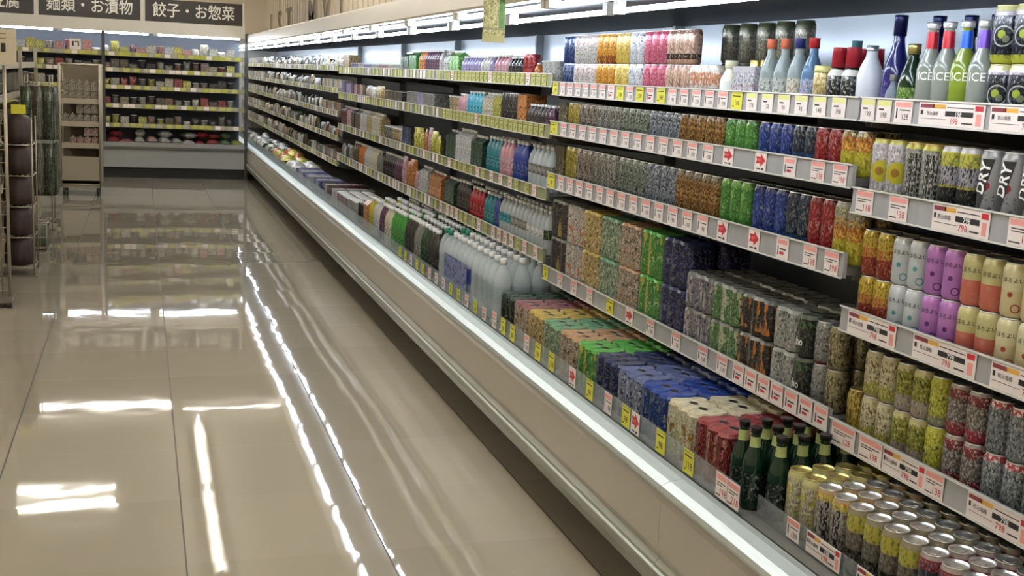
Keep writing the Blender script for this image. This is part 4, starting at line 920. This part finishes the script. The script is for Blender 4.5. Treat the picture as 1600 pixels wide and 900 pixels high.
for bk in ('L1',):
    y0, y1 = BAYS[bk][:2]
    for sh in (0, 1, 2, 3, 'bin'):
        y = y1-.05
        while y > y0+.04:
            k = 'yellow' if (sh in (0, 1) and random.random() < .8) or random.random() < .5 else 'plain'
            price(bk, sh, y, ('olive:'+rn() if sh != 'bin' else 'yellow:'+rn()) if k == 'yellow' else 'plain:', .062, None if sh != 'bin' else .06)
            y -= .082 if sh in (0, 1) else random.choice((.11, .14, .17)) if sh != 'bin' else .16
mb = MB()
for bk in ('L2', 'L3', 'F1', 'F2'):
    y0, y1, _, shs = BAYS[bk]
    for (s_, lb, lt) in shs:
        y = y1-.05
        while y > y0+.04:
            m_ = random.choice((mat('card_dull_yellow', (178, 176, 96), .6), CARD, mat('card_grey', (160, 156, 140), .6))) if bk in ('L2', 'L3') else random.choice((CARD, mat('card_grey', (160, 156, 140)), mat('card_olive', (170, 168, 60))))
            mb.box(LIPX-.0145, LIPX-.0133, y-.03, y+.03, lb+.004, lt-.004, m_); y -= random.choice((.085, .1, .16))
o = mb.obj('price_cards'); o['kind'] = 'stuff'
tag(o, 'rows of small price cards on the shelf edges of the four farthest bays', 'price cards')

# ------------------------------------------------------------------ hanging card under the fascia
r = empty('hanging_card', (1.26, 4.33, 1.595)); r.rotation_euler = (0, 0, -.35)
MB().box(-.042, .042, -.001, .001, 0, .25, stackart('card_yellow_green_print', (196, 190, 130), ((150, 146, 96), (60, 60, 16), .6, .1, 1), h=.31)).obj('card', r)
MB().box(.018, .04, -.0016, -.001, .05, .22, noisy('leaf_photo', (40, 80, 50), (110, 140, 80), 60, .5)).box(-.041, .041, -.0018, -.001, .045, .053, mat('card_grey_line', (120, 120, 90), .6)).obj('picture', r)
MB().tube((0, 0, .248), (.036, 0, .252), .0025, WHITE).obj('hook', r)
tag(r, 'yellow and green card hanging from the fascia above the second bay', 'hanging card')

# ------------------------------------------------------------------ fixture across the far end of the aisle
FX0, FX1, FY = -3.2, 1.27, 15.65
r = empty('end_fixture', (0, FY, 0))
tag(r, 'long refrigerated shelf fixture with lit top across the aisle end', 'display case')
MB().box(FX0, FX1, .06, 1.0, 0, .135, BLACK).obj('kick_board', r)
MB().box(FX0, FX1, 0, .5, .135, .37, noisy('bluegrey_panel', (142, 144, 142), (150, 152, 150), 3, .35)).obj('front_panel', r)
MB().prism([(-.03, .37), (-.04, .40), (-.02, .45), (.06, .45), (.06, .37)], FX0, FX1, mat('grey_bumper', (104, 104, 100), .35), 'x').obj('bumper', r)
MB().box(FX0, FX1, .5, 1.0, .135, .40, DARK).box(FX0, FX1, .061, .5, .371, .40, SHELF).obj('deck', r)
MB().box(FX0, FX1, .9, 1.0, .4, 1.96, mat('fixture_back', (120, 126, 140), .4)).obj('back_panel', r)
MB().box(FX0, FX1, .0, .06, 1.80, 1.95, WHITE).box(FX0, FX1, .06, .9, 1.82, 1.95, WHITE).obj('canopy', r)
n = 4; L_ = (FX1-FX0)/n
for i in range(n):
    t = MB().tube((FX0+i*L_+.06, .10, 1.79), (FX0+(i+1)*L_-.06, .10, 1.79), .011, TUBEM).obj('tube_light', r)
    MB().box(FX0+i*L_, FX0+i*L_+.06, .08, .12, 1.775, 1.82, WHITE).obj('tube_holder', t)
FSH = [1.53, 1.335, 1.125, .895, .655]
for z in FSH:
    so = MB().box(FX0, FX1, .03, .9, z-.02, z, DARK).obj('shelf', r)
    MB().box(FX0, FX1, .018, .03, z-.025, z+.03, RAILY).obj('price_rail', so)
for x in (-1.98, -.44, 1.29):
    MB().box(x-.02, x+.02, -.01, .06, .45 if x < 1 else 0, 1.8 if x < 1 else 1.86, mat('dark_post', (70, 70, 68), .35, .4)).obj('upright', r)
pal = [(150, 140, 120), (90, 80, 70), (170, 165, 150), (120, 96, 80), (110, 110, 100), (140, 60, 56), (60, 56, 54), (176, 170, 80)]
for si, z in enumerate(FSH):
    x = FX0+.9; i = 0; left = si > 0
    cnt = {}
    while x < FX1-.12:
        w = random.choice((.09, .11, .13)); hh = random.choice((.09, .11, .13)) if si else random.choice((.09, .12, .15))
        c = random.choice(pal) if si else random.choice([(196, 190, 200), (210, 140, 140), (190, 196, 206), (206, 206, 190), (120, 80, 90), (196, 190, 90)])
        i += 1
        m = stackart('fx_%d_%d_%d' % c, c, (tuple(min(255, int(v*1.3)+20) for v in c), (55, 55, 36), .57, .1, .92), (tuple(int(v*.5) for v in c), (60, 46, 50), .58, 0, 1), h=.12)
        kind = random.choice(('box', 'cup', 'pouch'))
        p = box_proto('food_box', .1, .1, hh, m) if kind == 'box' else cup_proto('food_cup', .042, hh, m, mat('lid_white', (214, 214, 208))) if kind == 'cup' else pouch_proto('food_pouch', .1, .05, hh, m)
        o = p.place((x+.05, FY+.11, z), PI/2+random.uniform(-.05, .05)); nm = '%s food %s' % (CN(c), kind)
        cnt[nm] = cnt.get(nm, 0)+1
        tag(o, '%s, %s of its kind from left, %s of the end fixture' % (nm, ordinal(cnt[nm]), SHN[si]), kind, 'food packs on the %s of the end fixture' % SHN[si])
        x += .108
    # lemon-coloured cards
k = 0
mb = MB()
for z in FSH:
    x = FX0+.05
    while x < FX1-.08:
        mb.box(x, x+.07, FY+.0165, FY+.018, z-.02, z+.026, random.choice((mat('card_dull_yellow', (178, 176, 96), .6), mat('card_dull_yellow', (178, 176, 96), .6), mat('card_olive', (170, 168, 60)), CARD, mat('card_grey', (160, 156, 140))))); x += random.choice((.075, .08, .12))
o = mb.obj('price_cards'); o['kind'] = 'stuff'; tag(o, 'yellow price cards along every shelf edge of the end fixture', 'price cards')
o = MB().box(0, .13, 0, .002, 0, .13, CARD).box(.03, .05, -.0008, 0, .04, .1, BLK).box(.06, .11, -.0008, 0, .085, .1, BLK).box(.095, .11, -.0008, 0, .04, .085, BLK).obj('price_sign', None, (-.83, FY+.02, 1.56))
tag(o, 'square white price sign on the top shelf of the end fixture', 'sign')
BG = [('red', -1.7, (150, 50, 56), 'bag'), ('pink', -.28, (190, 110, 110), 'bag'), ('white', -.1, (196, 190, 176), 'bag'), ('pale pink', .08, (200, 160, 150), 'bag'), ('white', .32, (206, 204, 198), 'bag'), ('silver', .52, (180, 178, 176), 'bag'),
      ('pale', .70, (196, 190, 186), 'bag'), ('crimson', .86, (170, 40, 56), 'bag'), ('brick red', .99, (150, 60, 56), 'bag'), ('green', 1.10, (90, 120, 76), 'bag'), ('lime', 1.19, (170, 180, 80), 'bag')]
x = -.36
for i, (nm, _, c, kd) in enumerate(BG):
    p = bag_proto('food_bag', .15, .24, .10, stackart('bg_%d_%d_%d' % c, c, (tuple(min(255, int(v*1.25)+10) for v in c), (30, 30, 30), .57, 0, 1), h=.1))
    xx = -.40+.15*i+.075
    o = p.place((xx, FY+.19, .402), PI/2); tag(o, '%s food bag lying in the bottom of the end fixture, %s from left' % (nm, ordinal(i+1)), 'bag', 'food bags in the bottom of the end fixture')
    if nm in ('red', 'white', 'crimson', 'brick red', 'green', 'pale'):
        o = p.place((xx+.01, FY+.2, .504), PI/2+.1); tag(o, '%s food bag lying on top of another, %s from left, end fixture bottom' % (nm, ordinal(i+1)), 'bag', 'food bags in the bottom of the end fixture')

# black signboards on the end fixture
SB = mat('signboard_black', (38, 34, 32), .35)
def board(x0, x1, txt, label, dx=0):
    r = empty('aisle_sign', ((x0+x1)/2, FY+.03, 1.951)); w = (x1-x0)/2
    r.rotation_euler = (-.06, 0, 0)
    MB().box(-w+.025, w-.025, 0, .02, 0, .275, SB).obj('board', r)
    for q in (-w, w-.022): MB().box(q, q+.022, -.006, .024, 0, .29, HOUS).obj('end_post', r)
    V, Fs = text_polys(txt, .19)
    MB().add([(a*.88+dx, -.0015, b+.135) for a, b in V], Fs, WHT).obj('lettering', r)
    tag(r, label, 'sign', 'black signboards on the end fixture')
board(.03, 1.26, '餃子・お惣菜', 'black signboard reading 餃子・お惣菜 in white, rightmost on the end fixture')
board(-1.20, .025, '麺類・お漬物', 'black signboard reading 麺類・お漬物 in white, middle of the end fixture')
board(-2.43, -1.205, '納豆・豆腐', 'black signboard cut by the left picture edge on the end fixture', .02)

wall_letters('IST MVL', 25.5, 2.30, .62)

# ------------------------------------------------------------------ roll cage with milk cartons
r = empty('roll_cage', (-.62, 13.75, 0))
tag(r, 'tall grey roll cage trolley stacked with cartons before the end fixture', 'trolley')
CG = mat('cage_metal', (150, 142, 124), .35, .4)
mb = MB()
for x in (-.2, .2):
    for y_ in (-.28, .28): mb.tube((x, y_, .1), (x, y_, 1.4), .014, CG)
for z in (.12, 1.39):
    for y_ in (-.28, .28): mb.tube((-.2, y_, z), (.2, y_, z), .012, CG)
    for x in (-.2, .2): mb.tube((x, -.28, z), (x, .28, z), .012, CG)
mb.obj('frame', r)
mb = MB().box(.195, .205, -.27, .27, .13, 1.38, mat('cage_panel', (158, 148, 130), .5)); mb.obj('side_panel', r)
MB().box(-.19, .19, .27, .278, .13, 1.38, mat('cage_back', (104, 96, 80), .6)).obj('back_panel', r)
MB().box(-.19, .19, -.285, -.278, .085, .42, mat('cage_lip', (156, 146, 128), .5)).obj('front_gate', r)
for z in (.12, .52, .75, .99): MB().box(-.19, .19, -.27, .27, z, z+.02, mat('cage_shelf', (150, 140, 120), .5)).box(-.19, .19, -.285, -.275, z-.01, z+.045, mat('cage_lip', (156, 146, 128), .5)).obj('shelf', r)
for x in (-.17, .17):
    for y_ in (-.25, .25):
        w = MB().box(x-.02, x+.02, y_-.02, y_+.02, .08, .12, BLACK).obj('caster', r)
        MB().tube((x-.012, y_-.02, .0401), (x+.012, y_-.02, .0401), .04, BLACK, 12).obj('wheel', w)
ct = box_proto('milk_carton', .07, .07, .11, stackart('grey_carton_print', (150, 142, 126), ((96, 84, 70), (50, 50, 40), .55, .1, .9), h=.12), mat('lid_white', (214, 214, 208)), gable=True)
rc = box_proto('milk_carton', .07, .07, .10, stackart('red_white_carton_print', (170, 150, 140), ((150, 60, 60), (50, 50, 30), .52, .1, .9), h=.12), mat('lid_white', (214, 214, 208)), gable=True)
for lv, (z, n0, pr, nm) in enumerate([(1.0101, 0, ct, 'grey'), (1.1215, 0, ct, 'grey'), (.7701, 0, ct, 'grey'), (.8815, 2, ct, 'grey'), (.5401, 1, rc, 'red and white'), (.6415, 3, rc, 'red and white')]):
    for i in range(n0, 5):
        o = pr.place((-.62-.15+i*.074, 13.53, z), 0)
        tag(o, '%s milk carton, %s from left in the %s layer of the roll cage' % (nm, ordinal(i-n0+1), ['third', 'top', 'second', 'fourth', 'bottom', 'sixth'][lv] if lv not in (2, 3) else ['', '', 'second lowest', 'third lowest'][lv]), 'carton', 'milk cartons in the roll cage')

# ------------------------------------------------------------------ left gondola with hanging goods
r = empty('gondola_shelf', (-1.31, 10.2, 0))
tag(r, 'tall beige shelf unit along the left side of the aisle', 'shelf unit')
GB = mat('gondola_beige', (130, 116, 94), .5)
MB().box(-.4, .34, -2.6, 2.55, 0, .12, GB).obj('base', r)
MB().box(-.42, -.40, -2.6, 2.55, .12, 1.5, mat('gondola_back', (96, 86, 70), .6)).obj('back_panel', r)
for z in (.45, .8, 1.12, 1.36): MB().box(-.4, .30, -2.58, 2.53, z, z+.02, GB).box(.30, .315, -2.58, 2.53, z-.01, z+.04, mat('gondola_lip', (160, 150, 128), .5)).obj('shelf', r)
for y_ in (-2.55, -1.0, .9, 2.5): MB().box(.305, .335, y_-.015, y_+.015, .12, 1.5, mat('pale_post', (176, 168, 148), .4, .3)).obj('upright', r)
gp = [(96, 84, 66), (120, 104, 80), (70, 62, 50), (140, 128, 104), (60, 66, 50)]
cnt = {}
for si, z in enumerate((.12, .47, .82, 1.14)):
    y_ = 7.7
    while y_ < 12.6:
        c = random.choice(gp)
        p = box_proto('grocery_box', .15, .14, .2 if si < 3 else .17, stackart('gr_%d_%d_%d' % c, c, (tuple(int(v*1.4) for v in c), (40, 40, 30), .56, 0, 1), (tuple(int(v*.5) for v in c), (40, 40, 30), .6, 0, 1), h=.2))
        nm = {(96, 84, 66): 'brown', (120, 104, 80): 'tan', (70, 62, 50): 'dark brown', (140, 128, 104): 'beige', (60, 66, 50): 'dark olive'}[c]
        cnt[(nm, si)] = cnt.get((nm, si), 0)+1
        o = p.place((-1.11, y_, z+.0005), 0)
        tag(o, '%s grocery box, %s from near end, %s level of left unit' % (nm, ordinal(cnt[(nm, si)]), ['lowest', 'second', 'third', 'top'][si]), 'box', 'grocery boxes on the left unit')
        y_ += .17
# display stands in front: dark pleated bags in tiers, then slim green packs
def stand(x, y_, h, label, gap=.235):
    r = empty('wire_stand', (x, y_, 0)); tag(r, label, 'display stand', 'wire stands at the left side of the aisle')
    mb = MB()
    for dx_ in (-.1, .1):
        for dy in (-.16, .16): mb.tube((dx_, dy, .012), (dx_, dy, h), .005, CG)
    mb.obj('frame', r)
    k = 0
    z = .06
    while z < h:
        m2 = MB()
        for dy in (-.16, .16): m2.tube((-.1, dy, z), (.1, dy, z), .004, CG)
        for i in range(7): m2.tube((-.1+i*.2/6, -.16, z), (-.1+i*.2/6, .16, z), .003, CG)
        for dx_ in (-.1, .1): m2.tube((dx_, -.16, z), (dx_, .16, z), .004, CG)
        m2.obj('wire_tray', r); z += gap
    MB().box(-.12, .12, -.18, .18, 0, .012, mat('stand_foot', (120, 114, 100), .4, .5)).obj('foot', r)
    return r
def pleat_bag(nm, rr, h, m, label, loc):
    n = 28; prof = [(.84, 0), (1, .04), (1.02, .35), (.97, .7), (.84, .86), (.6, .93), (.36, .955), (.5, 1)]
    vs = []; fs = []
    for r_, z in prof:
        for i in range(n):
            a = 2*PI*i/n; q = rr*r_*(1+.05*(1 if i % 2 else -1)); vs.append((q*math.cos(a), q*1.3*math.sin(a), z*h))
    for j in range(len(prof)-1):
        for i in range(n):
            k = (i+1) % n; fs.append((j*n+i, j*n+k, (j+1)*n+k, (j+1)*n+i))
    fs += [tuple(reversed(range(n))), tuple((len(prof)-1)*n+i for i in range(n))]
    o = MB().add(vs, fs, m, True).obj(nm, None, loc)
    return tag(o, label, 'bag', 'dark pleated bags on the wire stand')
stand(-.79, 8.55, 1.06, 'wire stand of dark pleated bags at the left aisle side', .205)
DB = noisy('dark_brown_film', (26, 18, 16), (70, 52, 44), 16, .6, stretch=(4, 4, .4))
for i, wd in enumerate(['lowest', 'second lowest', 'middle', 'second highest', 'highest']):
    pleat_bag('snack_bag', .092, .196, DB, 'dark brown pleated bag, %s tier of the left wire stand' % wd, (-.79, 8.55, .0655+i*.205))
o = box_proto('price_flag', .09, .004, .06, YEL).place((-.77, 8.45, 1.0805), PI/2); tag(o, 'yellow price flag on top of the dark bags stand', 'price flag')
sg = stand(-.83, 10.9, 1.30, 'taller wire stand of slim green packs, beyond the bag stand')
c1 = stackart('green_slim_print', (70, 84, 60), ((140, 144, 126), (50, 50, 2), .54, 0, 1), ((30, 46, 28), (60, 60, 3), .56, 0, .8), h=.4)
c2 = stackart('grey_slim_print', (96, 92, 78), ((150, 142, 124), (50, 50, 2), .54, 0, 1), ((50, 56, 40), (60, 60, 3), .56, 0, .8), h=.4)
for lv in range(2):
    z = .0645+.235*(1+2*lv)
    for i in range(4):
        o = pouch_proto('slim_pack', .085, .045, .44, (c1, c2)[(i+lv) % 2]).place((-.70, 10.77+i*.088, z), 0)
        tag(o, 'slim %s pack, %s from the near end, %s tier of the green stand' % (('green', 'grey')[(i+lv) % 2], ordinal(i+1), ('lower', 'upper')[lv]), 'pack', 'slim packs on the far wire stand')
    for i in range(3):
        o = pouch_proto('slim_pack', .085, .045, .44, (c1, c2)[i % 2]).place((-.745-.085*i, 10.70, z), PI/2)
        tag(o, 'slim %s pack facing the camera, %s from right, %s tier of the green stand' % (('green', 'grey')[i % 2], ordinal(i+1), ('lower', 'upper')[lv]), 'pack', 'slim packs on the far wire stand')
# small basket on the floor between the stands
r = empty('wire_basket', (-.80, 9.7, 0)); mb = MB()
for z in (.02, .1, .2):
    for a, c_ in (((-.1, -.14), (.1, -.14)), ((.1, -.14), (.1, .14)), ((.1, .14), (-.1, .14)), ((-.1, .14), (-.1, -.14))): mb.tube((*a, z), (*c_, z), .004, CG)
for i in range(6):
    for yy in (-.14, .14): mb.tube((-.1+i*.04, yy, .005), (-.1+i*.04, yy, .2), .003, CG)
    for xx in (-.1, .1): mb.tube((xx, -.14+i*.056, .005), (xx, -.14+i*.056, .2), .003, CG)
mb.obj('basket', r); MB().box(-.095, .095, -.135, .135, .015, .02, CG).obj('bottom', r)
tag(r, 'small wire basket on the floor between the left stands', 'basket')
for i in range(3):
    o = pouch_proto('green_pouch', .12, .06, .17, noisy('leaf_green_film', (60, 70, 50), (120, 124, 100), 30, .4)).place((-.86+.06*i, 9.7, .0205), PI/2+.2*i)
    tag(o, 'crumpled grey-green pouch in the wire basket, %s from left' % ordinal(i+1), 'pouch', 'pouches in the wire basket')
# near wire mesh panel with price board, at the left picture edge
r = empty('mesh_panel', (-.91, 7.45, 0)); mb = MB()
for i in range(9): mb.tube((-.16+i*.04, 0, .06), (-.16+i*.04, 0, 1.38), .004, CG)
for i in range(18): mb.tube((-.16, 0, .08+i*.076), (.16, 0, .08+i*.076), .003, CG)
mb.obj('mesh', r)
MB().box(-.18, .18, -.12, .12, .03, .05, mat('stand_foot', (120, 114, 100))).tube((-.16, -.1, .0), (-.16, -.1, .03), .02, BLACK).tube((.16, -.1, .0), (.16, -.1, .03), .02, BLACK).tube((.16, 0, .05), (.16, 0, 1.4), .01, CG).tube((-.16, 0, .05), (-.16, 0, 1.4), .01, CG).obj('foot', r)
tag(r, 'wire mesh panel on feet at the left picture edge', 'mesh panel')
r = empty('price_board', (-.88, 7.42, 1.405)); MB().box(-.2, .2, -.008, .008, 0, .20, mat('board_cream', (186, 174, 150), .5)).obj('board', r)
mb = MB()
for i in range(3): mb.box(.02+.05*i, .045+.05*i, -.0095, -.008, .07, .12, BLK)
for i in range(2): mb.box(-.15, .15, -.0095, -.008, .145+.025*i, .15+.025*i, mat('faint_line', (120, 100, 80), .6))
mb.obj('lettering', r)
tag(r, 'cream notice board standing on the wire mesh panel', 'notice board')
